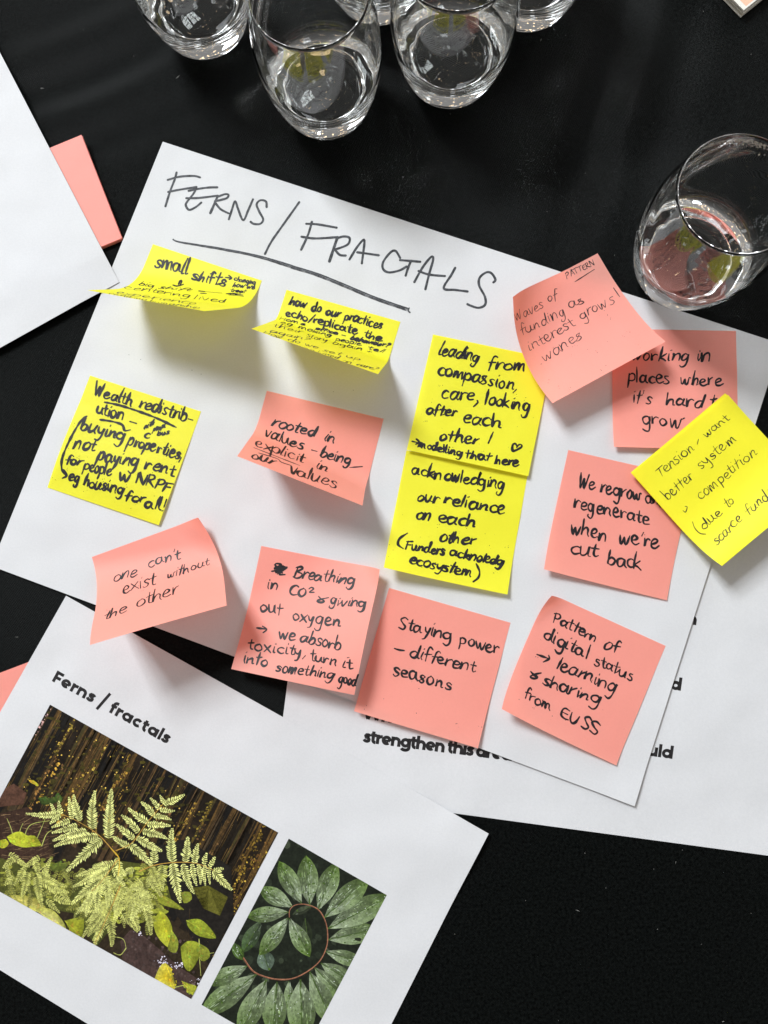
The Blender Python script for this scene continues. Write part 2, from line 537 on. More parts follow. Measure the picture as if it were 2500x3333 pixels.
# ------------------------------------------------------------------ a hand-drawn alphabet (x-height 1, baseline 0)
def G(w, *strokes):
    return (w, [[tuple(float(c) for c in p.split(",")) for p in s.split()] for s in strokes])
HAND = {
 'a': G(.95, ".74,.85 .45,1 .14,.76 .1,.28 .32,0 .6,.28 .76,.95 .72,.3 .92,.02"),
 'b': G(.85, ".2,1.9 .12,.9 .07,.06 .1,.5 .4,.96 .72,.72 .66,.22 .36,-.03 .08,.1"),
 'c': G(.8, ".72,.86 .45,1 .14,.7 .13,.25 .42,0 .76,.16"),
 'd': G(.95, ".7,.8 .42,.98 .12,.65 .13,.15 .4,0 .68,.35 .82,1.9 .76,.4 .92,.02"),
 'e': G(.85, ".13,.45 .5,.55 .68,.8 .45,1.02 .16,.75 .13,.25 .42,0 .82,.2"),
 'f': G(.62, ".74,1.7 .52,1.88 .36,1.6 .3,.8 .2,-.3", ".06,.85 .62,.95"),
 'g': G(.9, ".72,.82 .45,1 .13,.72 .16,.22 .42,.06 .7,.4 .77,.97 .72,-.2 .56,-.74 .26,-.84 .05,-.6"),
 'h': G(.88, ".18,1.9 .12,1 .07,0 .12,.5 .42,.97 .66,.8 .66,.3 .76,0"),
 'i': G(.36, ".17,1 .13,.3 .22,.02", ".24,1.42 .26,1.5"),
 'j': G(.4, ".2,1 .15,-.5 -.1,-.8", ".22,1.42 .24,1.5"),
 'k': G(.8, ".17,1.9 .1,.9 .07,0", ".65,.98 .14,.42 .4,.3 .76,0"),
 'l': G(.34, ".2,1.9 .13,.9 .1,.02"),
 'm': G(1.28, ".09,1 .1,.5 .07,0 .12,.5 .32,.95 .5,.8 .5,0 .55,.5 .78,.97 .98,.8 .98,.3 1.1,0"),
 'n': G(.9, ".09,1 .1,.5 .08,0 .12,.5 .42,.98 .67,.8 .67,.3 .78,0"),
 'o': G(.86, ".46,1 .13,.75 .1,.25 .4,0 .72,.28 .7,.75 .42,1.02"),
 'p': G(.86, ".12,1 .08,.2 .0,-.9", ".1,.6 .4,1 .72,.75 .64,.2 .36,.0 .1,.2"),
 'q': G(.86, ".7,.85 .42,1 .12,.7 .14,.2 .4,0 .7,.4 .76,1 .7,-.9"),
 'r': G(.62, ".1,1 .1,.5 .08,0 .13,.5 .32,.9 .62,.98"),
 's': G(.7, ".62,.88 .36,1 .13,.78 .36,.5 .58,.22 .34,0 .04,.12"),
 't': G(.62, ".34,1.6 .28,.6 .32,.08 .58,.06", ".02,1.0 .62,1.1"),
 'u': G(.9, ".1,1 .1,.3 .3,0 .6,.3 .7,1 .67,.3 .84,0"),
 'v': G(.7, ".05,1 .3,0 .64,1.05"),
 'w': G(1.12, ".06,1 .2,.05 .3,.1 .5,.82 .62,.05 .74,.08 1.02,1.05"),
 'x': G(.8, ".05,1 .36,.5 .74,0", ".68,1 .04,0"),
 'y': G(.82, ".08,1 .13,.5 .35,.22 .6,.5 .7,1 .62,-.2 .42,-.8 .1,-.74"),
 'z': G(.75, ".08,.95 .62,.97 .08,.04 .7,.04"),
 'W': G(1.25, ".06,1.7 .22,.05 .3,.1 .58,1.1 .7,.05 .8,.1 1.12,1.7"),
 'N': G(1.1, ".1,0 .2,1.45 .28,1.4 .75,.05 .82,.1 1.0,1.5"),
 'R': G(1.0, ".22,1.45 .1,0", ".1,1.35 .6,1.45 .75,1.1 .3,.75 .2,.7 .9,0"),
 'P': G(.95, ".22,1.45 .1,0", ".05,1.3 .6,1.5 .8,1.15 .5,.75 .15,.7"),
 'F': G(.9, ".25,1.4 .1,0", ".1,1.35 .9,1.5", ".15,.75 .7,.85"),
 'C': G(1.05, ".92,1.25 .6,1.45 .2,1.1 .15,.4 .5,0 .95,.15"),
 'O': G(1.0, ".5,1.05 .14,.75 .12,.25 .45,0 .85,.3 .82,.8 .45,1.07"),
 'B': G(1.05, ".3,1.6 .15,.05", ".1,1.45 .55,1.7 .85,1.4 .35,.9 .9,.7 .85,.2 .4,-.02 .0,.1"),
 'S': G(.95, ".85,1.4 .5,1.6 .15,1.3 .4,.85 .75,.45 .55,.02 .05,.15"),
 'E': G(.85, ".75,1.3 .4,1.4 .12,1.0 .12,.3 .4,0 .8,.1", ".15,.72 .65,.75"),
 'U': G(1.0, ".1,1.4 .1,.4 .35,0 .7,.3 .9,1.35"),
 'T': G(1.0, ".02,1.45 1.05,1.5", ".55,1.47 .45,0"),
 'A': G(1.0, ".05,0 .48,1.45 .55,1.4 .9,0", ".15,.5 .85,.55"),
 'H': G(1.0, ".15,1.5 .08,0", ".85,1.5 .8,0", ".1,.7 .85,.8"),
 '-': G(.8, ".1,.5 .7,.5"),
 ',': G(.4, ".22,.15 .05,-.4"),
 '.': G(.35, ".14,.06 .16,.08"),
 '!': G(.4, ".28,1.8 .16,.6", ".08,.02 .1,.04"),
 '?': G(.75, ".08,1.3 .4,1.5 .6,1.2 .3,.8 .26,.5", ".24,.05 .26,.07"),
 "'": G(.3, ".2,1.75 .1,1.35"),
 '/': G(.7, ".65,1.7 .05,-.2"),
 '&': G(.95, ".08,1.2 .35,.75 .75,.3 .55,0 .2,.02 .1,.35 .5,.75 1.05,1.1"),
 '+': G(.7, ".35,.8 .35,.15", ".05,.45 .65,.5"),
 '=': G(.7, ".05,.7 .65,.7", ".05,.3 .65,.3"),
 '2': G(.7, ".08,.75 .35,1 .6,.75 .1,.05 .7,.1"),
 '>': G(1.0, ".0,.5 .95,.55", ".65,.9 .98,.55 .6,.15"),
}

ALT = {
 'a': [G(.95, ".7,.78 .36,.98 .08,.55 .2,.06 .5,.12 .7,.6 .78,1.04 .72,.16 .92,.0"), G(1.0, ".78,.72 .5,.95 .16,.8 .06,.35 .26,-.02 .58,.2 .74,.9 .76,.12 .96,.1")],
 'e': [G(.8, ".08,.5 .42,.5 .66,.72 .5,.98 .2,.9 .08,.4 .3,.02 .74,.12"), G(.92, ".1,.38 .55,.62 .66,.86 .4,.98 .14,.62 .2,.12 .52,.0 .9,.34")],
 'n': [G(.86, ".12,.95 .08,.02 .2,.6 .5,.92 .64,.7 .62,.1 .8,.12"), G(.98, ".05,.9 .12,.98 .1,.0 .3,.78 .62,1.0 .76,.7 .74,.05")],
 'o': [G(.8, ".34,.98 .08,.6 .16,.1 .42,.02 .68,.42 .56,.88 .3,1.0")],
 'r': [G(.7, ".08,.98 .12,.02 .2,.6 .44,.94 .66,.82"), G(.6, ".14,.95 .06,.0 .18,.62 .58,1.02")],
 's': [G(.68, ".64,.78 .42,1.0 .16,.84 .3,.56 .56,.36 .5,.06 .2,-.02 .04,.14"), G(.74, ".58,.94 .24,.92 .2,.66 .5,.44 .6,.16 .3,-.04 .02,.06")],
 't': [G(.56, ".3,1.5 .22,.4 .34,.02 .56,.16", ".0,.96 .56,.98"), G(.66, ".36,1.7 .24,.0", ".04,1.06 .3,1.0 .66,1.16")],
 'g': [G(.86, ".66,.9 .34,.98 .1,.6 .22,.14 .5,.16 .7,.94 .6,-.3 .34,-.8 .04,-.62 .1,-.4"), G(.92, ".76,.74 .48,1.0 .14,.8 .1,.36 .34,.1 .66,.3 .8,1.0 .76,-.4 .46,-.92 .12,-.74")],
 'i': [G(.34, ".12,.96 .14,.04", ".2,1.36 .22,1.44"), G(.42, ".16,.98 .12,.1 .3,.06", ".3,1.5 .34,1.56")],
 'u': [G(.9, ".04,1.0 .1,.16 .38,.0 .62,.4 .7,1.02 .68,.1 .8,.02"), G(.96, ".12,1.0 .06,.4 .26,.0 .56,.16 .74,.94 .7,.2 .92,.1")],
 'h': [G(.84, ".2,1.78 .06,.02 .22,.62 .5,.9 .6,.6 .58,.02"), G(.94, ".12,1.95 .12,.0 .3,.8 .62,.92 .7,.5 .72,.08 .88,.06")],
 'l': [G(.32, ".16,1.82 .12,.04"), G(.4, ".24,1.95 .1,.5 .18,.02 .34,.1")],
 'd': [G(.9, ".6,.9 .28,.9 .06,.45 .24,.02 .56,.2 .74,1.8 .7,.06"), G(1.0, ".74,.72 .46,.96 .14,.72 .08,.28 .34,-.02 .66,.26 .9,1.96 .78,.3 .96,.06")],
 'm': [G(1.2, ".06,.94 .08,.02 .22,.72 .42,.9 .5,.05 .66,.74 .88,.9 .94,.3 .98,.02")],
 'y': [G(.78, ".06,.96 .18,.4 .4,.3 .62,.98 .5,.1 .3,-.7 .04,-.86")],
 'w': [G(1.1, ".04,.94 .16,.1 .36,.16 .48,.74 .58,.1 .8,.14 .9,.92 1.06,.9")],
 'f': [G(.66, ".7,1.56 .46,1.78 .3,1.3 .22,-.1", ".02,.78 .66,.94")],
 'p': [G(.84, ".08,.96 .1,-.1 .04,-.8", ".08,.7 .34,1.02 .66,.82 .66,.3 .38,.04 .12,.14")],
}
def write(ink, text, x0, y0, x1, y1, xh, up, w, join=0.0, jit=0.075):
    r = ink.r
    gl = []
    for c in text:
        if c == ' ': gl.append((.6 * r.uniform(.85, 1.2), [])); continue
        opts = [HAND[c]] + ALT.get(c, [])
        g = r.choice(opts)
        gl.append((g[0] * r.uniform(.88, 1.14), g[1], g[0]))
    total = sum(g[0] for g in gl)
    L = math.hypot(x1 - x0, y1 - y0)
    bx, by = (x1 - x0) / L, (y1 - y0) / L
    sx = L / total
    lean = r.uniform(-.10, .06)
    ul = math.hypot(*up); ux, uy = up[0] / ul * xh, up[1] / ul * xh
    X = 0.0; last = None; bow = r.uniform(-.12, .12); sq = r.uniform(.92, 1.06)
    for c, g in zip(text, gl):
        if c == ' ':
            X += g[0]; last = None; continue
        st = g[1]
        kx = (1 + r.uniform(-jit, jit)) * min(1.0, g[0] / g[2] + .04); ky = sq + r.uniform(-jit, jit) * 1.8
        oy = r.uniform(-jit, jit) * 1.0 + bow * math.sin(X / total * math.pi * 2); sl = lean + r.uniform(-jit, jit) * 1.2
        wl_ = w * r.uniform(.92, 1.14)
        first = True
        for s in st:
            pts = []
            for (gx, gy) in s:
                gx = gx + r.uniform(-1, 1) * jit * 0.5 + sl * gy
                gy = gy + r.uniform(-1, 1) * jit * 0.5
                ax = (X + gx * kx) * sx; ay = gy * ky + oy
                pts.append((x0 + bx * ax + ux * ay, y0 + by * ax + uy * ay))
            if first and last and c in 'eimnruvwxyps' and r.random() < join:
                ink.stroke([last, ((last[0] + pts[0][0]) / 2 + bx * 2, (last[1] + pts[0][1]) / 2 + by * 4), pts[0]], w * 0.8)
            first = False
            ink.stroke(pts, wl_)
        if c in "acdehiklmnrtu":
            gy = st[0][-1]
            last = (x0 + bx * (X + gy[0]) * sx + ux * gy[1], y0 + by * (X + gy[0]) * sx + uy * gy[1])
        else:
            last = None
        X += g[0]

# ------------------------------------------------------------------ notes table
YEL, PNK = M_YELLOW, M_PINK
GRP = "sticky notes on the papers"
def Z(ox, oy, s): return lambda x, y: (ox + x * s, oy + y * s)

def make_note(q, z0, corner, mat, label, zoom, words, extra, up, w, join, specks=0, seed=1):
    z0 += .0009
    o, bvh = note_mesh("sticky_note", q, z0, corner, mat)
    tag(o, label, "sticky note", GRP)
    ink = Ink(bvh_hit(bvh), seed)
    zx, zy, zs = zoom
    T = lambda x, y: (zx + x * zs, zy + y * zs)
    for wd in words:
        t, a, b, c, d, xh = wd[:6]
        u = wd[6] if len(wd) > 6 else up
        ww = wd[7] if len(wd) > 7 else (0.52 if xh <= 30 else 1.0)
        p, p2 = T(a, b), T(c, d)
        write(ink, t, *p, *p2, xh * zs, u, w * ww, join)
    for ex in extra:
        pts, ww = ex if isinstance(ex, tuple) else (ex, 1.0)
        ink.stroke([T(*p) for p in pts], w * ww)
    r = random.Random(seed * 13 + 5)
    for i in range(specks):
        u, v = r.random(), r.uniform(0.35, 0.97)
        p = note_point(q, u * S, v * S, z0, corner)
        c = CAM_R @ (p - CAM_C)
        px, py = PW / 2 + FPX * c.x / -c.z, PH / 2 - FPX * c.y / -c.z
        for k in range(r.choice((1, 1, 2, 4))):
            ink.dot(px + r.uniform(-7, 7), py + r.uniform(-7, 7), r.uniform(0.00015, 0.0005))
    ink.build("handwriting", M_INK, o)
    return o

K = 0.0013
LOW1, LOW2 = (.80, -.60), (.62, -.78)
make_note((-0.14833, 0.12749, -0.42371, 0.17404, 0.014276, 45, -715.95, 60), .00145, None, YEL,
  "yellow note headed small shifts, its lower half curled up steeply", (280, 780, .36166),
  [("small", 615, 240, 918, 318, 76), ("shifts", 945, 350, 1262, 428, 64),
   ("changing", 1330, 366, 1525, 408, 25, (.3, -.95), .7), ("how we", 1318, 426, 1525, 446, 24, (.3, -.95), .7), ("treat", 1298, 470, 1440, 480, 20, (.5, -.85), .7),
   ("big", 470, 408, 605, 434, 28, LOW1), ("shift", 642, 440, 945, 462, 22, LOW1),
   ("centering", 335, 440, 938, 522, 30, LOW1), ("lived", 965, 532, 1262, 570, 28, LOW1),
   ("experience", 262, 484, 985, 588, 26, LOW1), ("centring", 195, 490, 540, 552, 18, LOW1), ("humanship", 560, 562, 1015, 622, 20, LOW1)],
  [([(1255, 340), (1308, 346)], .8), ([(1285, 322), (1312, 346), (1288, 360)], .8),
   ([(833, 405), (848, 370), (862, 372), (848, 412)], .9), ([(782, 408), (812, 418), (842, 414), (878, 402)], .9),
   ([(1015, 462), (1070, 468)], .9), ([(1030, 482), (1082, 485)], .9), ([(1070, 468), (1225, 482)], .25),
   ([(1262, 488), (1330, 486), (1412, 498)], .7), ([(1285, 498), (1350, 500), (1418, 510)], .6), ([(1300, 492), (1330, 482), (1350, 494), (1390, 488)], .7)],
  (.32, -.95), .00145, 0.55, 4, 11)
make_note((-0.06333, 0.088515, -0.37383, -0.082217, 0.015761, 130, 12.378, 60), .00145, None, YEL,
  "yellow note headed how do our practices, bent upright with dense writing", (800, 920, .32550),
  [("how", 435, 215, 612, 256, 52), ("do", 655, 276, 752, 298, 52), ("our", 800, 316, 938, 346, 54), ("practices", 980, 368, 1360, 464, 56),
   ("echo/replicate", 395, 326, 1120, 522, 46), ("the", 1185, 545, 1362, 590, 44),
   ("Home", 330, 366, 592, 428, 20, LOW2), ("office -", 695, 462, 990, 540, 16, LOW2, .8), ("behaviour?", 1040, 568, 1430, 650, 26, LOW2, .9),
   ("eg. making", 340, 408, 862, 545, 24, LOW2), ("people", 895, 576, 1160, 636, 26, LOW2), ("tell", 1215, 662, 1388, 706, 24, LOW2),
   ("their", 270, 444, 575, 508, 25, LOW2), ("story", 605, 537, 810, 598, 27, LOW2), ("again +", 860, 612, 1262, 706, 25, LOW2),
   ("again?", 232, 492, 625, 582, 25, LOW1), ("How do we", 165, 506, 712, 662, 25, LOW1), ("set up", 765, 684, 1142, 778, 25, LOW1),
   ("sharing", 383, 608, 665, 694, 24, LOW1), ("based", 705, 708, 925, 764, 26, LOW1), ("on care?", 958, 792, 1322, 882, 27, LOW1)],
  [([(200, 545), (250, 552), (270, 568), (340, 588)], .8), [(1030, 826), (1235, 886)], ([(150, 512), (230, 540), (300, 560)], .7)],
  (.30, -.95), .00145, 0.5, 2, 12)
make_note((-0.1928, 0.043555, -0.40101, -0.14087, 0.013886, 6.466, -334.79, 60), .00145, None, YEL,
  "yellow note headed wealth redistribution, its heading underlined", (140, 1200, .32550),
  [("Wealth", 505, 256, 882, 378, 76), ("redistrib-", 955, 388, 1492, 545, 74), ("ution", 528, 440, 812, 520, 74),
   ("nith", 1008, 606, 1110, 562, 32, None or (.33, -.94), .8), ("peopl", 1098, 625, 1222, 590, 30, (.33, -.94), .8), ("bus", 1140, 668, 1262, 652, 32, (.33, -.94), .8), ("c", 1008, 695, 1066, 702, 52),
   ("buying", 372, 602, 802, 728, 82), ("properties,", 838, 762, 1392, 912, 74),
   ("not", 292, 798, 522, 822, 76), ("paying", 540, 902, 932, 990, 74), ("rent", 1003, 1004, 1325, 1076, 70),
   ("for", 222, 950, 385, 968, 52), ("people", 402, 1005, 692, 1080, 66), ("w", 752, 1108, 868, 1140, 66), ("NRPF.", 918, 1140, 1300, 1248, 74, (.33, -.94), 1.1),
   ("eg", 252, 1118, 362, 1134, 62), ("housing", 402, 1164, 792, 1266, 66), ("for", 812, 1312, 1022, 1340, 58), ("all!", 1015, 1380, 1225, 1430, 66)],
  [[(615, 335), (800, 376), (1100, 480), (1330, 586)], [(570, 510), (700, 530), (792, 562), (818, 618), (872, 612)], [(870, 528), (935, 548)],
   [(438, 475), (360, 550), (255, 740), (192, 900), (190, 1010), (225, 1065)], [(195, 1095), (238, 1068), (205, 1010)]],
  (.33, -.94), .00152, 0.55, 42, 13)
make_note((-0.080106, 0.023513, -0.32633, -0.20919, 0.017033, 67.311, 52.272, 60), .00145, None, PNK,
  "pink note about being rooted in values, its lower half curled up", (750, 1260, .31344),
  [("rooted", 425, 400, 882, 522, 62), ("in", 962, 556, 1092, 592, 66), ("values", 350, 512, 750, 650, 60), ("-", 822, 672, 892, 690, 50),
   ("being", 928, 722, 1252, 812, 62), ("explicit", 250, 606, 760, 790, 56), ("in", 880, 842, 1012, 892, 66), ("our", 215, 738, 460, 812, 62), ("values", 615, 892, 1100, 1058, 64)],
  [([(245, 630), (720, 815)], .8), ([(295, 685), (480, 742), (530, 780), (632, 815)], .8), ([(1240, 835), (1372, 825)], .6)],
  (.42, -.91), .00130, 0.1, 0, 14)
make_note((-0.19581, -0.072535, 0.27052, -0.1866, 0.00069043, 39.861, -805.88, 54.099), .00145, (1, 0, -25, .02), PNK,
  "pink note saying one can't exist without the other, overhanging the sheet's lower edge", (280, 1670, .28933),
  [("one", 300, 778, 572, 702, 74), ("can't", 698, 622, 1065, 505, 74), ("exist", 408, 912, 785, 795, 74), ("without", 912, 742, 1392, 580, 64), ("the", 185, 1212, 470, 1100, 62), ("other", 563, 1058, 1040, 905, 72)],
  [], (.08, -1.), .00095, 0.1, 7, 15)
make_note((-0.08956, -0.074163, -0.27225, 0.70436, 0.018986, 14.875, -375.41, 61.92), .00145, (1, 0, -40, .012), PNK,
  "pink note about breathing in CO2 and giving out oxygen", (740, 1760, .31344),
  [("Breathing", 682, 376, 1322, 462, 66), ("in", 408, 502, 538, 528, 76), ("CO", 632, 562, 812, 578, 80), ("2", 842, 540, 897, 542, 62), ("&", 922, 632, 1032, 640, 58),
   ("giving", 1060, 655, 1440, 700, 66), ("out", 338, 732, 572, 770, 76), ("oxygen", 678, 818, 1178, 896, 78), ("we", 528, 1012, 702, 1028, 72), ("absorb", 748, 1048, 1182, 1132, 76),
   ("toxicity,", 212, 1120, 820, 1212, 66), ("turn", 858, 1238, 1132, 1298, 66), ("it", 1188, 1312, 1305, 1332, 68), ("into", 160, 1268, 432, 1308, 68), ("something", 498, 1352, 1112, 1442, 68), ("good", 1150, 1474, 1332, 1504, 66)],
  [[(305, 905), (405, 918)], [(365, 888), (410, 920), (372, 955)],
   [(460, 318), (520, 300), (500, 240), (560, 250), (490, 290), (600, 270), (520, 320), (590, 300), (500, 330), (620, 275), (540, 345), (600, 352)],
   [(490, 250), (550, 330), (580, 260), (530, 310), (575, 335)], [(500, 275), (570, 285), (520, 345)]],
  (.2, -.98), .00120, 0.35, 3, 16)
make_note((-0.012835, -0.1061, -0.35603, 0.0081392, 0.014013, 0.4, 60, 60), .00145, None, PNK,
  "pink note saying staying power, different seasons", (1140, 1890, .31947),
  [("Staying", 485, 482, 1035, 606, 74), ("power", 1108, 642, 1515, 742, 70), ("different", 602, 778, 1285, 930, 72), ("seasons", 433, 962, 1030, 1112, 78)],
  [[(450, 690), (500, 706), (552, 712)]], (.15, -.99), .00115, 0.35, 12, 17)
make_note((0.082575, -0.11619, -0.50929, -0.33793, 0.021689, -0.053404, 569.23, 74.269), .00145, (0, 0, 215, .014), PNK,
  "pink note about a pattern of digital status, one upper corner curling", (1620, 1920, .33755),
  [("Pattern", 528, 306, 948, 506, 62), ("of", 1012, 562, 1180, 606, 74), ("digital", 438, 466, 872, 676, 72), ("status", 930, 718, 1308, 876, 66),
   ("learning", 562, 756, 1135, 990, 70), ("&", 305, 850, 418, 860, 62), ("sharing", 423, 908, 988, 1116, 70), ("from", 255, 1032, 528, 1178, 62), ("EUSS", 598, 1222, 968, 1412, 74)],
  [[(378, 622), (490, 662)], [(492, 632), (495, 665), (440, 695)]], (.30, -.95), .00120, 0.35, 12, 18)
make_note((0.0046551, -0.022107, -0.26996, -0.25865, 0.01516, 0.3, 325.89, 60), .00145, None, YEL,
  "yellow note about acknowledging our reliance on each other", (1240, 1460, .30139),
  [("acknowledging", 328, 272, 1328, 452, 80), ("our", 383, 562, 615, 592, 78), ("reliance", 668, 592, 1335, 710, 80), ("on", 372, 752, 545, 780, 74), ("each", 608, 792, 1012, 852, 82),
   ("other", 628, 1002, 1022, 1038, 76), ("Funders", 258, 1088, 682, 1150, 60, (.28, -.96), 1.1), ("acknoledg", 738, 1152, 1310, 1268, 60, (.28, -.96), 1.1), ("ecosystem", 302, 1242, 990, 1390, 70)],
  [[(285, 915), (205, 970), (185, 1035), (240, 1080)], [(1030, 1245), (1065, 1330), (1050, 1395), (995, 1440)]], (.28, -.96), .00145, 0.6, 22, 20)
make_note((0.027441, 0.050344, -0.30167, 0.0087316, 0.014, 1.2, 0, 60), .00190, None, YEL,
  "yellow note about leading from compassion, with a small drawn heart", (1310, 1080, .28933),
  [("leading", 398, 262, 865, 332, 78), ("from", 953, 408, 1392, 448, 76), ("compassion,", 388, 482, 1298, 662, 80), ("care", 428, 742, 802, 780, 86), ("looking", 922, 812, 1425, 892, 86),
   ("after", 268, 918, 605, 962, 76), ("each", 668, 1012, 1100, 1084, 82), ("other", 412, 1222, 858, 1268, 82), ("modelling", 178, 1294, 662, 1402, 50, (.28, -.96), 1.1), ("that", 708, 1418, 988, 1454, 56, (.28, -.96), 1.1), ("here", 1042, 1482, 1305, 1515, 60, (.28, -.96), 1.1)],
  [[(840, 772), (848, 795), (800, 842)], [(1020, 1130), (965, 1255)], [(108, 1232), (180, 1248)], [(155, 1205), (188, 1240), (150, 1265)],
   [(1290, 1292), (1270, 1258), (1240, 1275), (1245, 1340), (1335, 1300), (1338, 1272), (1310, 1270), (1285, 1300)]], (.28, -.96), .00145, 0.6, 26, 19)
make_note((0.13925, 0.043944, -0.11016, -0.056868, 0.020078, 0.1, 130, 60), .00145, None, PNK,
  "pink note about working in places, half covered by two other notes", (1970, 1060, .27728),
  [("working", 300, 398, 972, 420, 86), ("in", 1068, 412, 1240, 412, 88), ("places", 265, 652, 770, 684, 88), ("where", 878, 688, 1385, 708, 88), ("it's", 322, 902, 555, 922, 84), ("hard", 702, 932, 1158, 962, 88), ("to", 1225, 952, 1420, 955, 78), ("grow", 428, 1158, 925, 1192, 88)],
  [[(880, 1110), (930, 1085)]], (.10, -.99), .00115, 0.3, 1, 21)
make_note((0.1041, -0.030384, -0.31708, -0.39084, 0.014832, 0.3, 201.9, 60), .00145, None, PNK,
  "pink note saying we regrow and regenerate when cut back", (1750, 1440, .28933),
  [("We", 458, 498, 655, 535, 84), ("regrow", 708, 558, 1165, 655, 86), ("and", 1212, 672, 1440, 722, 76), ("regenerate", 402, 728, 1255, 930, 86), ("when", 368, 1022, 775, 1108, 92), ("we're", 910, 1132, 1380, 1190, 88), ("cut", 358, 1248, 672, 1292, 92), ("back", 778, 1358, 1168, 1440, 92)],
  [], (.15, -.99), .00125, 0.3, 2, 22)
make_note((0.064754, 0.062413, 0.40608, 0.050586, 0.017801, 7.8474, 91.955, 27.894), .0045, (0, 0, 220, .045), PNK,
  "pink note about waves of funding, twisted and curling, overlapping two notes", (1650, 810, .32550),
  [("PATTERN", 598, 302, 890, 150, 40, (-.3, -.95)), ("Waves", 88, 718, 378, 592, 58, (-.35, -.94)), ("of", 412, 535, 515, 495, 62, (-.35, -.94)), ("funding", 150, 862, 605, 662, 60, (-.4, -.92)), ("as", 628, 598, 788, 535, 58, (-.45, -.9)),
   ("interest", 222, 1020, 702, 768, 60, (-.45, -.9)), ("grows", 745, 712, 1098, 522, 62, (-.45, -.9)), ("wanes", 372, 1132, 765, 885, 62, (-.5, -.87))],
  [[(680, 330), (875, 205)], [(1065, 390), (1128, 480)]], (-.45, -.9), .00055, 0.4, 26, 23)
ten_q = (0.13947, -0.048264, 0.5944, 0.024179, 0.026969, 0.1, 701.68, 60)
ten = make_note(ten_q, .0068, None, YEL,
  "yellow note about tension in thin pen, top of a small stuck pad", (2040, 1270, .27728),
  [("Tension", 385, 1035, 805, 690, 72), ("want", 938, 560, 1210, 340, 64), ("better", 480, 1288, 805, 1030, 72), ("system", 878, 938, 1308, 560, 76),
   ("competition", 868, 1292, 1540, 745, 76), ("due", 905, 1642, 1142, 1435, 72), ("to", 1182, 1390, 1275, 1310, 72), ("scarce", 1058, 1828, 1365, 1520, 74), ("funding", 1432, 1472, 1840, 1140, 74)],
  [[(828, 635), (842, 575)], [(660, 1412), (690, 1432), (710, 1370), (685, 1365)], [(772, 1545), (800, 1620), (860, 1680), (930, 1690)]], (-.64, -.77), .00055, 0.3, 3, 24)
for k, (dx, dy, dz, dth) in enumerate(((-0.0002, -0.0003, -0.0003, 0.010), (-0.0005, -0.0001, -0.0006, 0.021), (-0.0003, 0.0002, -0.0009, 0.014))):
    q2 = list(ten_q); q2[0] += dx; q2[1] += dy; q2[2] += dth; q2[6] *= (0.95, .90, .85)[k]
    note_mesh("under_sheet", q2, 0.0077 + dz, None, M_YELLOW, ten)

# ------------------------------------------------------------------ title handwriting
ti = Ink(plane_hit(Z_TITLE), 31)
def zt(pts, o, s): return [(o[0] + x * s, o[1] + y * s) for x, y in pts]
A, As = (510, 530), .30139
B, Bs = (950, 680), .42194
WT = .00148
for st in ([(215, 105), (195, 180), (145, 310), (95, 470)], [(120, 185), (250, 150), (400, 142), (468, 158)], [(125, 315), (250, 290), (430, 262)],
           [(430, 262), (400, 330), (330, 420), (315, 460), (350, 508), (420, 480), (482, 430)], [(345, 303), (430, 285), (550, 268), (655, 265)], [(320, 382), (450, 380), (660, 355)],
           [(660, 357), (630, 430), (580, 543)], [(665, 365), (735, 340), (775, 345), (760, 380), (690, 402), (630, 415)], [(632, 430), (690, 500), (775, 545)],
           [(780, 610), (815, 500), (848, 415), (880, 500), (935, 620), (990, 510), (1040, 395)],
           [(1188, 478), (1180, 418), (1120, 405), (1080, 450), (1110, 530), (1150, 610), (1120, 658), (1050, 660), (1015, 637)],
           [(1540, 425), (1380, 650), (1240, 850), (1170, 985)]):
    ti.stroke(zt(st, A, As), WT * (1.15 if st[0] == (660, 357) else 1), vary=.1)
for st in ([(155, 100), (125, 200), (72, 315)], [(112, 115), (200, 120), (345, 145)], [(75, 215), (180, 228), (355, 218)],
           [(350, 225), (325, 300), (290, 405)], [(355, 225), (400, 213), (445, 225), (430, 275), (340, 312)], [(335, 318), (370, 355), (415, 360)],
           [(445, 390), (500, 300), (550, 240), (560, 262), (540, 420)], [(505, 335), (580, 345), (670, 358)],
           [(835, 378), (800, 325), (760, 337), (705, 410), (705, 465), (750, 490), (830, 475), (885, 445)], [(835, 395), (990, 408)], [(920, 400), (895, 460), (878, 515)],
           [(945, 565), (1010, 450), (1075, 370), (1090, 392), (1060, 500), (1030, 620)], [(978, 480), (1060, 507), (1180, 518)],
           [(1260, 455), (1230, 510), (1172, 612), (1260, 625), (1355, 637)],
           [(1555, 567), (1570, 545), (1540, 497), (1500, 490), (1450, 530), (1445, 590), (1490, 680), (1490, 740), (1440, 763), (1380, 747), (1355, 735)]):
    ti.stroke(zt(st, B, Bs), WT * (1.3 if st[0] in ((350, 225),) else 1.05), vary=.1)
ul = zt([(178, 828), (260, 856), (700, 925), (1100, 1005), (1430, 1100)], A, As) + zt([(20, 445), (200, 500), (400, 580), (640, 680), (900, 770)], B, Bs)
ti.stroke(ul, .0010, vary=.1)
ti.stroke([(x - 4 * (i > 1), y + 3.6 * min(1, i / 2)) for i, (x, y) in enumerate(ul)], .00075, vary=.25)
ti.stroke([(x - 5.5, y + 6.8 * min(1, (i - 1) / 3)) for i, (x, y) in enumerate(ul) if i > 0], .00055, vary=.35)
ti.stroke(zt([(905, 765), (898, 785), (912, 800)], B, Bs), .0014)
for (x, y) in ((420, 1155), (1085, 1275), (625, 1205), (655, 1218), (458, 1170), (1150, 1270)):
    ti.dot(x, y, .0005)
ti.build("handwriting", M_GREY, title)

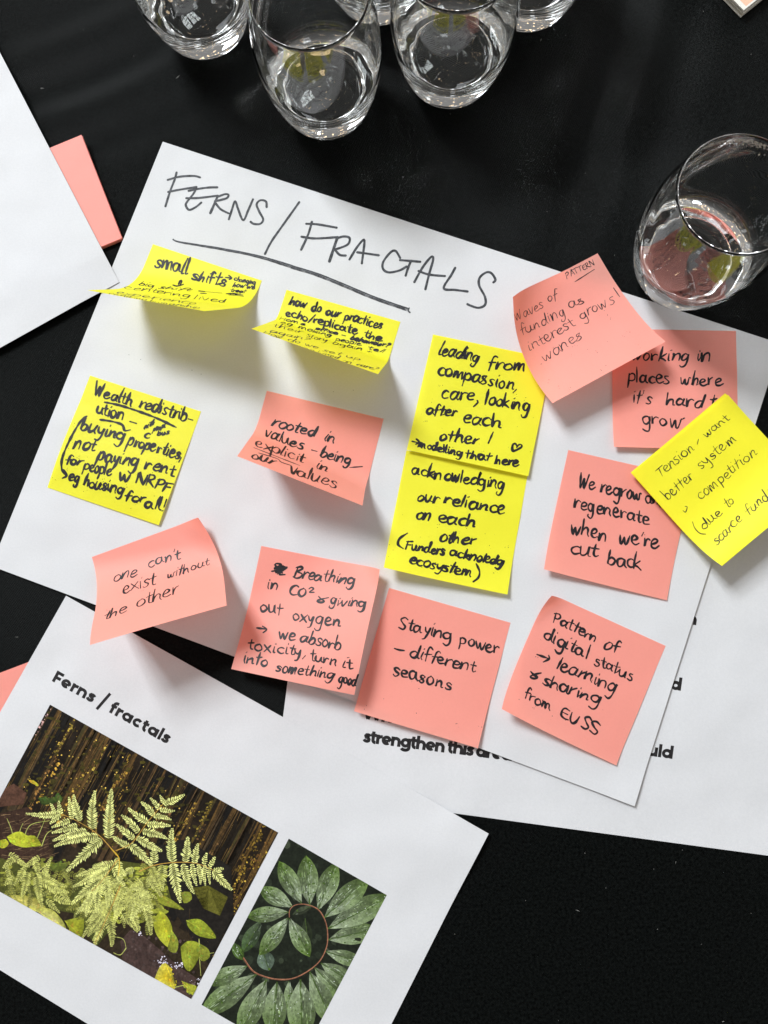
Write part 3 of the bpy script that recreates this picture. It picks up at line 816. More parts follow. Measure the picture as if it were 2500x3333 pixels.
# ------------------------------------------------------------------ printed lettering (bold geometric sans, flat toner)
def arc(cx, cy, r, a0, a1, n=14, ry=None):
    ry = ry or r
    return [(cx + r * math.cos(math.radians(a0 + (a1 - a0) * i / n)), cy + ry * math.sin(math.radians(a0 + (a1 - a0) * i / n))) for i in range(n + 1)]
PT = .345
SANS = {
 'F': (.86, [[(.20, 0), (.20, 1.36)], [(.2, 1.175), (.84, 1.175)], [(.2, .60), (.76, .60)]]),
 'e': (1.06, [[(.16, .47), (.90, .47)], arc(.53, .5, .335, -8, 312, 24)]),
 'r': (.68, [[(.20, 0), (.20, 1)], [(.20, .5)] + arc(.55, .46, .35, 180, 92, 10) + [(.68, .81)]]),
 'n': (1.08, [[(.20, 0), (.20, 1)], [(.20, .5)] + arc(.53, .50, .33, 180, 0, 14) + [(.86, 0)]]),
 'h': (1.08, [[(.20, 0), (.20, 1.42)], [(.20, .5)] + arc(.53, .50, .33, 180, 0, 14) + [(.86, 0)]]),
 's': (.84, [[(.72, .70), (.62, .81), (.46, .84), (.3, .82), (.23, .73), (.27, .61), (.42, .545), (.56, .47), (.63, .36), (.61, .24), (.5, .17), (.36, .16), (.2, .21), (.1, .33)]]),
 'f': (.66, [[(.28, 0), (.28, 1.05)] + arc(.52, 1.05, .24, 180, 95, 8, .25) + [(.64, 1.3)], [(.03, .87), (.6, .87)]]),
 'a': (1.14, [arc(.53, .5, .335, 0, 360, 26), [(.93, 0), (.93, 1)]]),
 'c': (1.0, [arc(.53, .5, .335, 42, 318, 22)]),
 't': (.66, [[(.28, 1.26), (.28, .38)] + arc(.54, .38, .26, 180, 275, 8, .255), [(.03, .87), (.62, .87)]]),
 'l': (.40, [[(.20, 0), (.20, 1.42)]]),
 'i': (.40, [[(.20, 0), (.20, 1)], [(.17, 1.14), (.17, 1.40)]]),
 'g': (1.14, [arc(.53, .5, .335, 0, 360, 26), [(.93, 1), (.93, 0)] + arc(.54, -.02, .39, 0, -160, 14, .24)]),
 'd': (1.14, [arc(.53, .5, .335, 0, 360, 26), [(.93, 0), (.93, 1.42)]]),
 'u': (1.08, [[(.20, 1), (.20, .50)] + arc(.53, .50, .33, 180, 360, 14), [(.86, 0), (.86, 1)]]),
 'W': (1.75, [[(.08, 1.36), (.46, .06)], [(.46, .06), (.86, 1.3)], [(.86, 1.3), (1.26, .06)], [(1.26, .06), (1.64, 1.36)]]),
 '?': (.8, [arc(.4, 1.0, .28, 170, -60, 12) + [(.42, .6), (.42, .42)], [(.42, 0), (.42, .27)]]),
}
class Toner:
    def __init__(self, z): self.v, self.f, self.z, self.k = [], [], z, 0
    def poly(self, pts, w):
        self.k += 1
        z = self.z + 0.00004 + 0.000003 * (self.k % 7)
        L, R = [], []
        n = len(pts)
        closed = n > 4 and math.hypot(pts[0][0] - pts[-1][0], pts[0][1] - pts[-1][1]) < 0.5
        for i in range(n):
            a = pts[max(0, i - 1)]; b = pts[min(n - 1, i + 1)]
            if closed and i in (0, n - 1): a, b = pts[-2], pts[1]
            tx, ty = b[0] - a[0], b[1] - a[1]; l = math.hypot(tx, ty) or 1
            nx, ny = -ty / l * w / 2, tx / l * w / 2
            L.append((pts[i][0] + nx, pts[i][1] + ny)); R.append((pts[i][0] - nx, pts[i][1] - ny))
        b0 = len(self.v)
        for i in range(n): self.v += [at(*L[i], z), at(*R[i], z)]
        for i in range(n - 1):
            a = b0 + 2 * i; self.f.append((a, a + 1, a + 3, a + 2))
    def word(self, text, x0, y0, x1, y1, xh, tight=0.0):
        tot = sum(SANS[c][0] - tight for c in text)
        L = math.hypot(x1 - x0, y1 - y0); bx, by = (x1 - x0) / L, (y1 - y0) / L
        sx = L / tot; ux, uy = by * xh, -bx * xh
        X = 0
        for c in text:
            w, st = SANS[c]
            for s in st:
                self.poly([(x0 + bx * (X + gx) * sx + ux * gy, y0 + by * (X + gx) * sx + uy * gy) for gx, gy in s], (.24 if c == 'e' and s[0] == (.16, .47) else PT) * xh)
            X += w - tight
    def build(self, name, parent): return mesh_obj(name, self.v, self.f, M_TONER, parent)

hz = Z(140, 2150, .28933)
tn = Toner(Z_PRINT)
tn.word("Ferns", *hz(93, 227), *hz(560, 482), 100 * .28933)
tn.word("fractals", *hz(728, 574), *hz(1402, 944), 100 * .28933)
tn.poly([hz(604, 548), hz(757, 371)], 9.5)
tn.build("printed_heading", prnt)

qz = Z(1160, 2280, .33755)
tq = Toner(Z_QUEST)
tq.word("strengthen", *qz(60, 402), *qz(842, 502), 92 * .33755, .1)
tq.word("this", *qz(870, 503), *qz(1122, 537), 92 * .33755, .1)
tq.word("area?", *qz(1145, 540), *qz(1560, 592), 92 * .33755, .1)
tq.build("printed_line", quest)
rz = Z(2000, 1950, .30139)
for t_, p_, q_, h_, k_ in (("Wh", qz(62, 178), qz(338, 217), 92 * .33755, .08), ("n", rz(768, 266), rz(890, 283), 100 * .30139, 0),
                           ("d", rz(598, 974), rz(722, 991), 100 * .30139, 0), ("uld", rz(345, 1688), rz(625, 1726), 100 * .30139, .06)):
    tq = Toner(Z_QUEST)
    tq.word(t_, *p_, *q_, h_, k_)
    tq.build("printed_line", quest)

# ------------------------------------------------------------------ printed photographs on the sheet
class Picture:
    def __init__(self, quad, z):
        self.q, self.z = quad, z
        self.v, self.f, self.c = [], [], []
        self.n = 0
        area = sum(quad[i][0] * quad[(i + 1) % 4][1] - quad[(i + 1) % 4][0] * quad[i][1] for i in range(4))
        self.sg = 1 if area > 0 else -1
    def poly(self, pts, cols):
        """pts: photo pixels; cols: one colour or one per point; clipped to the picture"""
        if not isinstance(cols[0], (tuple, list)): cols = [cols] * len(pts)
        P = [(p[0], p[1], *c) for p, c in zip(pts, cols)]
        for i in range(4):
            a, b = self.q[i], self.q[(i + 1) % 4]
            def side(p): return self.sg * ((b[0] - a[0]) * (p[1] - a[1]) - (b[1] - a[1]) * (p[0] - a[0]))
            out = []
            for j in range(len(P)):
                p, r = P[j], P[(j + 1) % len(P)]
                sp, sr = side(p), side(r)
                if sp >= 0: out.append(p)
                if (sp >= 0) != (sr >= 0):
                    t = sp / (sp - sr)
                    out.append(tuple(p[k] + (r[k] - p[k]) * t for k in range(5)))
            P = out
            if len(P) < 3: return
        self.n += 1
        z = self.z + 0.00003 + self.n * 2.6e-8
        b0 = len(self.v)
        for p in P:
            self.v.append(at(p[0], p[1], z)); self.c.append(p[2:5])
        self.f.append(tuple(range(b0, b0 + len(P))))
    def line(self, pts, w0, w1, col):
        pts = catmull(pts, 6)
        n = len(pts)
        for i in range(n - 1):
            a, b = pts[i], pts[i + 1]
            tx, ty = b[0] - a[0], b[1] - a[1]; l = math.hypot(tx, ty) or 1
            wa = (w0 + (w1 - w0) * i / n) / 2; wb = (w0 + (w1 - w0) * (i + 1) / n) / 2
            nx, ny = -ty / l, tx / l
            self.poly([(a[0] + nx * wa, a[1] + ny * wa), (b[0] + nx * wb, b[1] + ny * wb), (b[0] - nx * wb, b[1] - ny * wb), (a[0] - nx * wa, a[1] - ny * wa)], col)
    def blob(self, x, y, r, col, r2=None, n=7, rnd=None):
        a0 = random.random() * 6
        pts = []
        for i in range(n):
            k = random.uniform(.75, 1.25)
            a = a0 + 2 * math.pi * i / n
            pts.append((x + r * k * math.cos(a), y + (r2 or r) * k * math.sin(a)))
        self.poly(pts, col)
    def leaf(self, b, t, w, col, tip=None, mid=None, shade=.75, n=8, fat=.5):
        """lens shaped leaf in two halves from base b to tip t"""
        tip = tip or col
        dx, dy = t[0] - b[0], t[1] - b[1]; L = math.hypot(dx, dy); dx /= L; dy /= L
        nx, ny = -dy, dx
        def prof(s): return math.sin(math.pi * s ** (math.log(.5) / math.log(fat))) ** .8
        for sd, sh in ((1, 1.0), (-1, shade)):
            edge, ec = [], []
            for i in range(n + 1):
                s = i / n; h = prof(min(max(s, 0), 1)) * w / 2
                edge.append((b[0] + dx * L * s + nx * h * sd, b[1] + dy * L * s + ny * h * sd))
                cc = [(col[k] * (1 - s) + tip[k] * s) * sh for k in range(3)]
                ec.append(cc)
            for i in range(n):
                m0 = (b[0] + dx * L * i / n, b[1] + dy * L * i / n); m1 = (b[0] + dx * L * (i + 1) / n, b[1] + dy * L * (i + 1) / n)
                d0 = [c * .8 for c in ec[i]]; d1 = [c * .8 for c in ec[i + 1]]
                self.poly([m0, m1, edge[i + 1], edge[i]], [d0, d1, ec[i + 1], ec[i]])
        if mid: self.line([b, (b[0] + dx * L * .5, b[1] + dy * L * .5), (b[0] + dx * L * .97, b[1] + dy * L * .97)], w * .075, w * .02, mid)
    def build(self, name, parent):
        return mesh_obj(name, self.v, self.f, M_PRINT, parent, colors=self.c)

p1 = [(163, 2293.5), (906, 2710), (622, 3251.5), (-126, 2832)]
pic = Picture(p1, Z_PRINT)
rp = random.Random(21); random.seed(99)
def P1(u, v):  # u along the top edge, v down the picture
    x = p1[0][0] * (1 - u) * (1 - v) + p1[1][0] * u * (1 - v) + p1[2][0] * u * v + p1[3][0] * (1 - u) * v
    y = p1[0][1] * (1 - u) * (1 - v) + p1[1][1] * u * (1 - v) + p1[2][1] * u * v + p1[3][1] * (1 - u) * v
    return (x, y)
DARK = (.012, .008, .005)
for j in range(12):
    for i in range(16):
        c = rp.uniform(.7, 1.4); br = .010 * (j > 6)
        pic.poly([P1(i / 16, j / 12), P1((i + 1) / 16, j / 12), P1((i + 1) / 16, (j + 1) / 12), P1(i / 16, (j + 1) / 12)], (DARK[0] * c + br, DARK[1] * c + br * .7, DARK[2] * c + br * .3))
# forest: trunks and the lit gaps between them
for k in range(60):
    u = rp.random(); w = rp.uniform(.004, .014); l = rp.uniform(.3, .62)
    u2 = u + rp.uniform(-.02, .02)
    c = rp.choice(((.07, .04, .014), (.05, .030, .012), (.09, .05, .015), (.045, .035, .012)))
    pic.poly([P1(u, 0), P1(u + w, 0), P1(u2 + w, l), P1(u2, l)], c)
for k in range(52):
    u = rp.random() ** 0.9; big = rp.random() < .5
    l0 = rp.uniform(0, .25); l1 = l0 + rp.uniform(.1, .38)
    n = int((l1 - l0) * 105)
    tint = rp.choice(((.55, .32, .05), (.42, .26, .04), (.30, .15, .04), (.5, .36, .06), (.24, .13, .05)))
    if u < .06: tint = (.75, .45, .42)
    for i in range(n):
        v = l0 + (l1 - l0) * rp.random()
        p = P1(u + rp.gauss(0, .004), v)
        k2 = rp.uniform(.25, 1.25) * (1.0 if u < .72 else .5)
        pic.blob(*p, rp.uniform(1.4, 4.6), tuple(min(.9, c * k2) for c in tint))
for k in range(22):
    u = rp.random(); w = rp.uniform(.010, .034)
    pic.poly([P1(u - .004, 0), P1(u + w * .55, 0), P1(u + w * .6, .6), P1(u - .004, .6)], rp.choice(((.075, .045, .02), (.06, .035, .016), (.05, .034, .018))))
    w *= 1; l = rp.uniform(.35, .75)
    c = rp.choice(((.012, .009, .006), (.020, .014, .007), (.008, .007, .006)))
    u2 = u + rp.uniform(-.015, .015)
    pic.poly([P1(u, 0), P1(u + w, 0), P1(u2 + w * 1.1, l), P1(u2, l)], c)
for k in range(700):
    u = rp.random(); v0 = rp.uniform(0, .5); v1 = v0 + rp.uniform(.03, .16); g = rp.random() ** 3.4
    pic.line([P1(u, v0), P1(u + rp.uniform(-.004, .004), v1)], rp.uniform(.7, 2.2), .6, (.015 + .20 * g, .010 + .115 * g, .005 + .03 * g))
for k in range(240):
    p = P1(rp.uniform(.0, .75), rp.uniform(.02, .55))
    g = rp.random()
    pic.blob(*p, rp.uniform(3, 12), (.03 + .03 * g, .024 + .025 * g, .008), rp.uniform(2, 6))
for k in range(130):
    p = P1(rp.uniform(.05, .7), rp.uniform(.02, .5)); s = rp.uniform(.3, 1)
    pic.blob(*p, rp.uniform(.9, 2.8), (.75 * s, .5 * s, .10 * s))
for k in range(90):
    p = P1(rp.uniform(.93, 1.0), rp.uniform(.12, .75)); s = rp.uniform(.2, 1)
    pic.blob(*p, rp.uniform(1.5, 3.6), (.55 * s, .36 * s, .05 * s))
# dark understory
Q = lambda x, y: (x * .7535, 2400 + y * .7535)
for poly, c in (([(0, 330), (120, 300), (200, 380), (220, 520), (0, 560)], (.035, .018, .012)),
                ([(0, 230), (60, 200), (115, 240), (100, 290), (0, 300)], (.075, .035, .022)),
                ([(640, 480), (800, 440), (1000, 560), (1010, 760), (900, 980), (760, 760)], (.012, .010, .008)),
                ([(830, 650), (900, 640), (985, 690), (950, 770), (880, 740)], (.10, .095, .015)),
                ([(500, 530), (700, 560), (740, 700), (640, 800), (480, 760), (430, 650)], (.060, .064, .012)),
                ([(330, 590), (520, 540), (500, 800), (420, 900), (330, 800), (300, 700)], (.050, .056, .012)),
                ([(0, 520), (120, 560), (300, 640), (320, 760), (200, 740), (0, 670)], (.055, .06, .012)),
                ([(520, 880), (565, 830), (625, 860), (700, 925), (765, 985), (850, 1040), (830, 1130), (640, 1080), (530, 960)], (.050, .030, .026))):
    pic.poly([Q(*p) for p in poly], c)
for k in range(150):
    x, y = rp.uniform(0, 220), rp.uniform(330, 560); g = rp.random()
    a = rp.uniform(-.6, .3); l = rp.uniform(8, 34)
    p = Q(x, y); pic.line([p, (p[0] + l * math.cos(a), p[1] + l * math.sin(a))], 2, .8, (.06 + .16 * g * g, .035 + .11 * g * g, .02 + .05 * g * g))
for k in range(160):
    x, y = rp.uniform(540, 840), rp.uniform(860, 1120); g = rp.random()
    pic.blob(*Q(x, y), rp.uniform(1, 6), (.03 + .06 * g, .02 + .04 * g, .018 + .035 * g))
for cx, cy, n in ((705, 968, 26), (775, 985, 22), (850, 1055, 16), (600, 845, 8), (720, 985, 12)):
    for k in range(n): pic.blob(*Q(cx + rp.gauss(0, 14), cy + rp.gauss(0, 8)), rp.uniform(.8, 2.6), (.62, .58, .68))
for k in range(120):
    x, y = rp.uniform(480, 720), rp.uniform(560, 800); g = rp.random()
    pic.blob(*Q(x, y), rp.uniform(4, 13), (.16 + .2 * g, .18 + .2 * g, .02 + .03 * g), rp.uniform(3, 8))
for k in range(90):
    x, y = rp.uniform(0, 300), rp.uniform(520, 720); g = rp.random()
    if y - 520 > 160 + x * .6: continue
    pic.blob(*Q(x, y), rp.uniform(4, 12), (.10 + .16 * g, .11 + .16 * g, .02 + .02 * g), rp.uniform(3, 8))
# grass blades
for a, b, c in (((100, 450), (130, 380), (215, 360)), ((150, 460), (180, 390), (195, 350)), ((60, 450), (50, 400), (30, 350)), ((90, 460), (85, 410), (100, 370)), ((180, 470), (200, 420), (225, 400)),
                ((470, 860), (530, 870), (545, 910)), ((545, 910), (520, 940), (490, 930)), ((470, 940), (520, 960), (545, 990)), ((755, 1080), (790, 1072), (830, 1070)), ((870, 960), (880, 940), (925, 930)), ((860, 870), (862, 950), (868, 1030))):
    pic.line([Q(*a), Q(*b), Q(*c)], 3.2, 1.2, (.36, .38, .10))
for a, b in (((815, 850), (800, 1080)), ((600, 760), (440, 930)), ((820, 740), (815, 860))):
    pic.line([Q(*a), Q(*b)], 1.6, 1.2, (.04, .025, .012))
# broad leaves
def broad(pts, c, tip):
    _broad(pts, c, tip)
    far = max(((a, b) for a in pts for b in pts), key=lambda q: math.hypot(q[0][0] - q[1][0], q[0][1] - q[1][1]))
    a, b = Q(*far[0]), Q(*far[1]); dx, dy = b[0] - a[0], b[1] - a[1]; L = math.hypot(dx, dy); dx /= L; dy /= L
    W_ = sum(abs((Q(*p)[0] - a[0]) * -dy + (Q(*p)[1] - a[1]) * dx) for p in pts) / len(pts)
    dk = tuple(k * .6 for k in c); lt = tuple(min(.9, k * 1.35) for k in c)
    for q in range(4):
        for sd in (1, -1):
            s0_ = .18 + q * .18; bx_, by_ = a[0] + dx * L * s0_, a[1] + dy * L * s0_
            pic.line([(bx_, by_), (bx_ + dx * L * .13 - dy * W_ * .75 * sd, by_ + dy * L * .13 + dx * W_ * .75 * sd)], 1.1, .5, dk)
    pic.line([a, b], 2.0, .8, lt)
    for q in range(16):
        s0_ = rp.uniform(.12, .88); h_ = rp.uniform(-.7, .7) * W_
        pic.blob(a[0] + dx * L * s0_ - dy * h_, a[1] + dy * L * s0_ + dx * h_, rp.uniform(1.2, 4.5), tuple(k * rp.choice((.75, .88, 1.08, 1.14)) for k in c))
def _broad(pts, c, tip):
    P = catmull([Q(*p) for p in pts] + [Q(*pts[0])], 8)
    cx = sum(p[0] for p in P) / len(P); cy = sum(p[1] for p in P) / len(P)
    for i in range(len(P) - 1):
        s = .85 + .3 * math.sin(i * .35)
        pic.poly([(cx, cy), P[i], P[i + 1]], [c, tuple(k * s for k in tip), tuple(k * s for k in tip)])
broad([(30, 430), (60, 412), (92, 408), (120, 425), (150, 425), (178, 465), (140, 472), (100, 475), (50, 458)], (.40, .42, .03), (.33, .36, .025))
broad([(0, 445), (25, 440), (38, 460), (20, 478), (0, 475)], (.36, .36, .03), (.3, .3, .02))
broad([(660, 800), (690, 752), (722, 775), (745, 830), (735, 905), (705, 890), (675, 850)], (.40, .40, .025), (.30, .32, .03))
broad([(740, 830), (770, 880), (760, 930), (725, 915), (735, 870)], (.24, .27, .03), (.2, .22, .03))
broad([(805, 790), (860, 785), (905, 820), (932, 868), (860, 858), (815, 822)], (.28, .32, .03), (.20, .24, .02))
broad([(780, 905), (812, 880), (858, 890), (862, 945), (820, 1010), (790, 975)], (.26, .29, .03), (.2, .23, .02))
broad([(862, 890), (900, 915), (905, 950), (870, 965)], (.2, .22, .03), (.16, .18, .02))
broad([(665, 1050), (690, 992), (715, 975), (742, 1010), (755, 1085), (710, 1070)], (.55, .42, .02), (.40, .36, .05))
broad([(20, 682), (90, 682), (150, 695), (200, 740), (150, 752), (80, 715)], (.45, .40, .10), (.36, .34, .06))
broad([(150, 745), (215, 740), (262, 780), (285, 826), (230, 800)], (.46, .44, .14), (.40, .40, .08))
broad([(280, 792), (330, 780), (362, 785), (352, 860), (310, 840)], (.26, .27, .02), (.2, .22, .02))
broad([(675, 675), (720, 690), (760, 715), (795, 745), (740, 735), (690, 715)], (.24, .26, .03), (.18, .2, .02))
broad([(780, 670), (820, 668), (828, 700), (795, 716)], (.2, .22, .03), (.16, .18, .02))
broad([(785, 1052), (820, 1065), (850, 1078), (835, 1115), (805, 1085)], (.30, .31, .03), (.2, .22, .02))
broad([(165, 262), (205, 260), (250, 270), (225, 288), (180, 290)], (.05, .08, .015), (.03, .05, .01))
broad([(235, 262), (248, 240), (270, 262), (262, 280)], (.06, .10, .02), (.03, .06, .01))
broad([(125, 185), (145, 185), (168, 208), (140, 200)], (.5, .42, .03), (.4, .3, .02))
broad([(190, 545), (240, 545), (285, 545), (280, 575), (230, 580)], (.11, .14, .02), (.08, .1, .02))
# fern pinnae: base, tip, width, brightness
PALE, OLIVE = (.78, .80, .29), (.56, .56, .09)
def pinna(b, t, w, k=1.0, mixc=0.0):
    b, t = Q(*b), Q(*t); w *= .7535
    dx, dy = t[0] - b[0], t[1] - b[1]; L = math.hypot(dx, dy); dx /= L; dy /= L
    n = max(6, int(L / 6.0)); w *= 1.34
    sp = L / n
    bend_ = rp.uniform(-.06, .06)
    for i in range(n):
        s = (i + .3) / n
        off = bend_ * L * math.sin(s * math.pi)
        cx, cy = b[0] + dx * L * s - dy * off, b[1] + dy * L * s + dx * off
        ln = w / 2 * (min(1, .55 + s * 2.2) * (1 - s) ** .62 + .08)
        for sd in (1, -1):
            a = math.radians(62 - 18 * s) * sd + rp.uniform(-.12, .12)
            ln *= rp.uniform(.82, 1.12)
            ex, ey = dx * math.cos(a) - dy * math.sin(a), dx * math.sin(a) + dy * math.cos(a)
            g = k * rp.uniform(.78, 1.16)
            c = tuple((PALE[q] * (1 - mixc) + OLIVE[q] * mixc) * g for q in range(3))
            cd_ = tuple(q * .62 for q in c)
            h = sp * .30
            px, py = -ey, ex
            pic.poly([(cx, cy), (cx + ex * ln * .35 + px * h, cy + ey * ln * .35 + py * h), (cx + ex * ln * .8 + px * h * .8, cy + ey * ln * .8 + py * h * .8), (cx + ex * ln, cy + ey * ln),
                      (cx + ex * ln * .8 - px * h * .8, cy + ey * ln * .8 - py * h * .8), (cx + ex * ln * .35 - px * h, cy + ey * ln * .35 - py * h)], [cd_, c, c, c, c, cd_])
    pic.line([b, ((b[0] + t[0]) / 2 - dy * bend_ * L, (b[1] + t[1]) / 2 + dx * bend_ * L), t], 2.0, .8, tuple(q * k for q in (.34, .36, .10)))
for k in range(120):
    if k % 3 == 0: cx, cy = rp.uniform(10, 300), rp.uniform(540, 690)
    else: cx, cy = rp.uniform(330, 690), rp.uniform(540, 800)
    if cx < 320 and cy - 540 > 130 + cx * .35: continue
    a = rp.uniform(0.2, 2.9); l = rp.uniform(28, 70); g = rp.uniform(.25, .62)
    pinna((cx, cy), (cx + l * math.cos(a), cy + l * math.sin(a)), l * rp.uniform(.35, .5), g, rp.uniform(.55, 1.0))
low = [((40, 500), (130, 560), 34), ((150, 520), (172, 610), 36), ((110, 560), (60, 640), 36), ((120, 580), (92, 690), 44), ((160, 600), (182, 735), 44), ((170, 590), (292, 645), 36),
       ((180, 620), (302, 705), 42), ((60, 520), (12, 565), 30), ((170, 515), (100, 560), 30), ((190, 600), (220, 520), 30), ((210, 660), (300, 670), 30), ((180, 560), (215, 600), 26),
       ((60, 600), (20, 640), 28), ((30, 560), (50, 640), 26), ((230, 690), (330, 715), 34), ((200, 700), (260, 760), 30)]
for b, t, w in low: pinna(b, t, w, .82, .45)
bot = [((505, 680), (372, 800), 42), ((482, 730), (378, 862), 40), ((562, 720), (602, 835), 48), ((622, 690), (652, 855), 50), ((530, 760), (595, 842), 44), ((470, 780), (482, 905), 44),
       ((450, 800), (408, 905), 38), ((440, 760), (355, 865), 36), ((560, 660), (505, 770), 40), ((600, 640), (660, 740), 44), ((500, 620), (590, 700), 40), ((640, 600), (700, 690), 40), ((420, 740), (330, 740), 38), ((440, 840), (400, 880), 30)]
for b, t, w in bot: pinna(b, t, w, .78, .4)
for k in range(44):
    cx, cy = rp.uniform(400, 640), rp.uniform(560, 740)
    a = rp.uniform(.3, 2.7); l = rp.uniform(50, 95)
    pinna((cx, cy), (cx + l * math.cos(a), cy + l * math.sin(a)), l * rp.uniform(.32, .42), rp.uniform(.66, .95), rp.uniform(.15, .7))
mid_ = [((492, 540), (330, 600), 40), ((472, 570), (315, 645), 44), ((442, 610), (308, 722), 46), ((422, 640), (328, 765), 40), ((402, 660), (372, 775), 40), ((452, 600), (462, 735), 44), ((430, 640), (420, 760), 40),
        ((500, 520), (545, 600), 36), ((490, 560), (540, 640), 36), ((470, 560), (400, 560), 36)]
for b, t, w in mid_: pinna(b, t, w, .95, .22)
pinna((700, 550), (702, 662), 50, .85, .35); pinna((650, 560), (690, 640), 44, .7, .5)
for b, t, w in (((745, 542), (780, 715), 54), ((790, 545), (840, 677), 38), ((830, 545), (850, 642), 30), ((857, 547), (866, 637), 26), ((885, 550), (888, 642), 24), ((905, 560), (908, 637), 20), ((920, 573), (1003, 660), 44),
                ((665, 545), (662, 470), 42), ((745, 540), (745, 392), 50), ((800, 540), (812, 428), 42), ((840, 545), (857, 458), 36), ((880, 550), (895, 498), 26), ((903, 560), (930, 514), 24), ((922, 572), (968, 568), 22),
                ((560, 460), (658, 556), 46), ((590, 432), (702, 492), 40), ((615, 405), (722, 437), 36), ((635, 375), (738, 382), 34), ((662, 338), (742, 357), 28), ((690, 312), (757, 317), 24), ((705, 288), (799, 246), 34),
                ((580, 440), (502, 376), 38), ((555, 472), (488, 428), 36), ((600, 410), (523, 335), 36), ((640, 368), (553, 305), 36), ((665, 337), (608, 278), 30), ((690, 312), (648, 261), 26), ((712, 288), (690, 248), 20),
                ((440, 440), (288, 578), 52), ((425, 425), (233, 472), 44), ((375, 402), (226, 447), 38), ((335, 380), (223, 412), 32), ((302, 358), (222, 390), 28), ((262, 332), (110, 328), 32), ((262, 335), (215, 375), 24),
                ((470, 437), (482, 222), 54), ((400, 397), (412, 230), 48), ((347, 362), (318, 246), 40), ((312, 355), (297, 256), 30), ((264, 332), (254, 272), 24), ((238, 330), (215, 283), 20)):
    pinna(b, t, w, 1.05, 0.0)
for st in ([(505, 510), (430, 425), (340, 365), (262, 330)], [(500, 490), (570, 455), (635, 370), (705, 288)], [(600, 580), (670, 552), (760, 540), (850, 545), (925, 575)], [(515, 520), (440, 620), (395, 665)], [(520, 640), (470, 760), (410, 890)]):
    pic.line([Q(*p) for p in st], 3.4, 1.6, (.40, .24, .05))
pic.line([Q(480, 480), Q(515, 525), Q(510, 600)], 3, 2, (.6, .38, .03))
pic.build("printed_photograph", prnt)

p2 = [(940, 2729.6), (1259, 2913.4), (975, 3454), (656, 3270.7)]
pic = Picture(p2, Z_PRINT)
R2 = lambda x, y: (640 + x * .37975, 2700 + y * .37975)
pic.poly(p2, (.010, .013, .008))
for k in range(170):
    x, y = rp.uniform(50, 1600), rp.uniform(80, 1750); g = rp.random() ** 2
    pic.blob(*R2(x, y), rp.uniform(4, 16), (.012 + .03 * g, .016 + .038 * g, .010 + .022 * g))
GR, GT = (.25, .30, .195), (.085, .145, .022)
def gleaf(b, t, w, col=GR, tip=GT, spots=26, fat=.55, shade=.55):
    pic.leaf(R2(*b), R2(*t), w * .37975, col, tip, (.05, .085, .02), shade, 10, fat)
    b2, t2 = R2(*b), R2(*t); w2 = w * .37975
    dx, dy = t2[0] - b2[0], t2[1] - b2[1]; L = math.hypot(dx, dy); dx /= L; dy /= L
    for k in range(int(spots * 1.6)):
        s = rp.uniform(.1, .8); h = rp.uniform(-.36, .36) * math.sin(math.pi * s) * w2
        x, y = b2[0] + dx * L * s - dy * h, b2[1] + dy * L * s + dx * h
        g = rp.uniform(-.45, .38) * (1 if s > .4 else .6); ln = rp.uniform(4, 15); wd = rp.uniform(.8, 2.6)
        pl = max(0, rp.random() - .55) * .62
        c = tuple(max(.012, (q * (1 - s) + q3 * s) * (1 + g) * (1 - pl) + pl * q4) for q, q3, q4 in zip(col, tip, (.52, .58, .52)))
        pic.poly([(x - dx * ln, y - dy * ln), (x - dy * wd, y + dx * wd), (x + dx * ln, y + dy * ln), (x + dy * wd, y - dx * wd)], c)
    for k in range(spots):
        s = rp.uniform(.15, .95); h = rp.uniform(-.42, .42) * math.sin(math.pi * s) * w2
        x, y = b2[0] + dx * L * s - dy * h, b2[1] + dy * L * s + dx * h
        if rp.random() < .7: pic.blob(x, y, rp.uniform(1.0, 3.4) * (.5 + s), (.045, .085, .012), n=6)
        else: pic.blob(x, y, rp.uniform(.5, 1.7), (.60, .65, .60), n=5)
gleaf((550, 780), (395, 1055), 130, (.07, .095, .055), (.05, .09, .03), 8)
gleaf((560, 1020), (620, 1210), 150, (.09, .13, .09), (.11, .15, .11), 6)
gleaf((300, 960), (400, 1120), 90, (.07, .12, .03), (.06, .11, .02), 6)
gleaf((930, 760), (960, 1000), 90, (.03, .04, .02), (.03, .04, .02), 2)
gleaf((1000, 650), (820, 730), 60, (.05, .06, .035), (.04, .05, .03), 2)
for b, t, w, s in (((1105, 1045), (1440, 1150), 120, 14), ((1065, 1145), (1360, 1330), 140, 16), ((1010, 1180), (1260, 1460), 130, 14), ((970, 1220), (1180, 1690), 180, 18),
                   ((790, 1300), (795, 1560), 90, 8), ((690, 1305), (650, 1760), 200, 26), ((890, 1285), (905, 1800), 230, 26), ((600, 1285), (360, 1760), 190, 26), ((515, 1240), (20, 1600), 190, 30),
                   ((435, 1170), (90, 1330), 140, 16), ((1130, 945), (1560, 850), 170, 22), ((1125, 850), (1680, 560), 200, 34), ((1095, 755), (1480, 410), 180, 34),
                   ((1040, 690), (1200, 280), 165, 34), ((970, 645), (938, 222), 172, 38), ((900, 635), (705, 270), 150, 36), ((825, 662), (535, 500), 140, 26), ((790, 708), (425, 745), 130, 26)):
    k = rp.uniform(.9, 1.1)
    gleaf(b, t, w * 1.06, tuple(c * k for c in GR), GT, s)
pic.blob(*R2(1385, 940), 11, (.015, .018, .01), 7)
st = [(795, 755), (795, 700), (830, 655), (900, 640), (980, 655), (1050, 695), (1100, 780), (1122, 880), (1115, 1000), (1060, 1120), (960, 1210), (830, 1275), (700, 1285), (580, 1260), (480, 1210), (400, 1100)]
pic.line([R2(*p) for p in st], 2.4, 5.6, (.17, .070, .040))
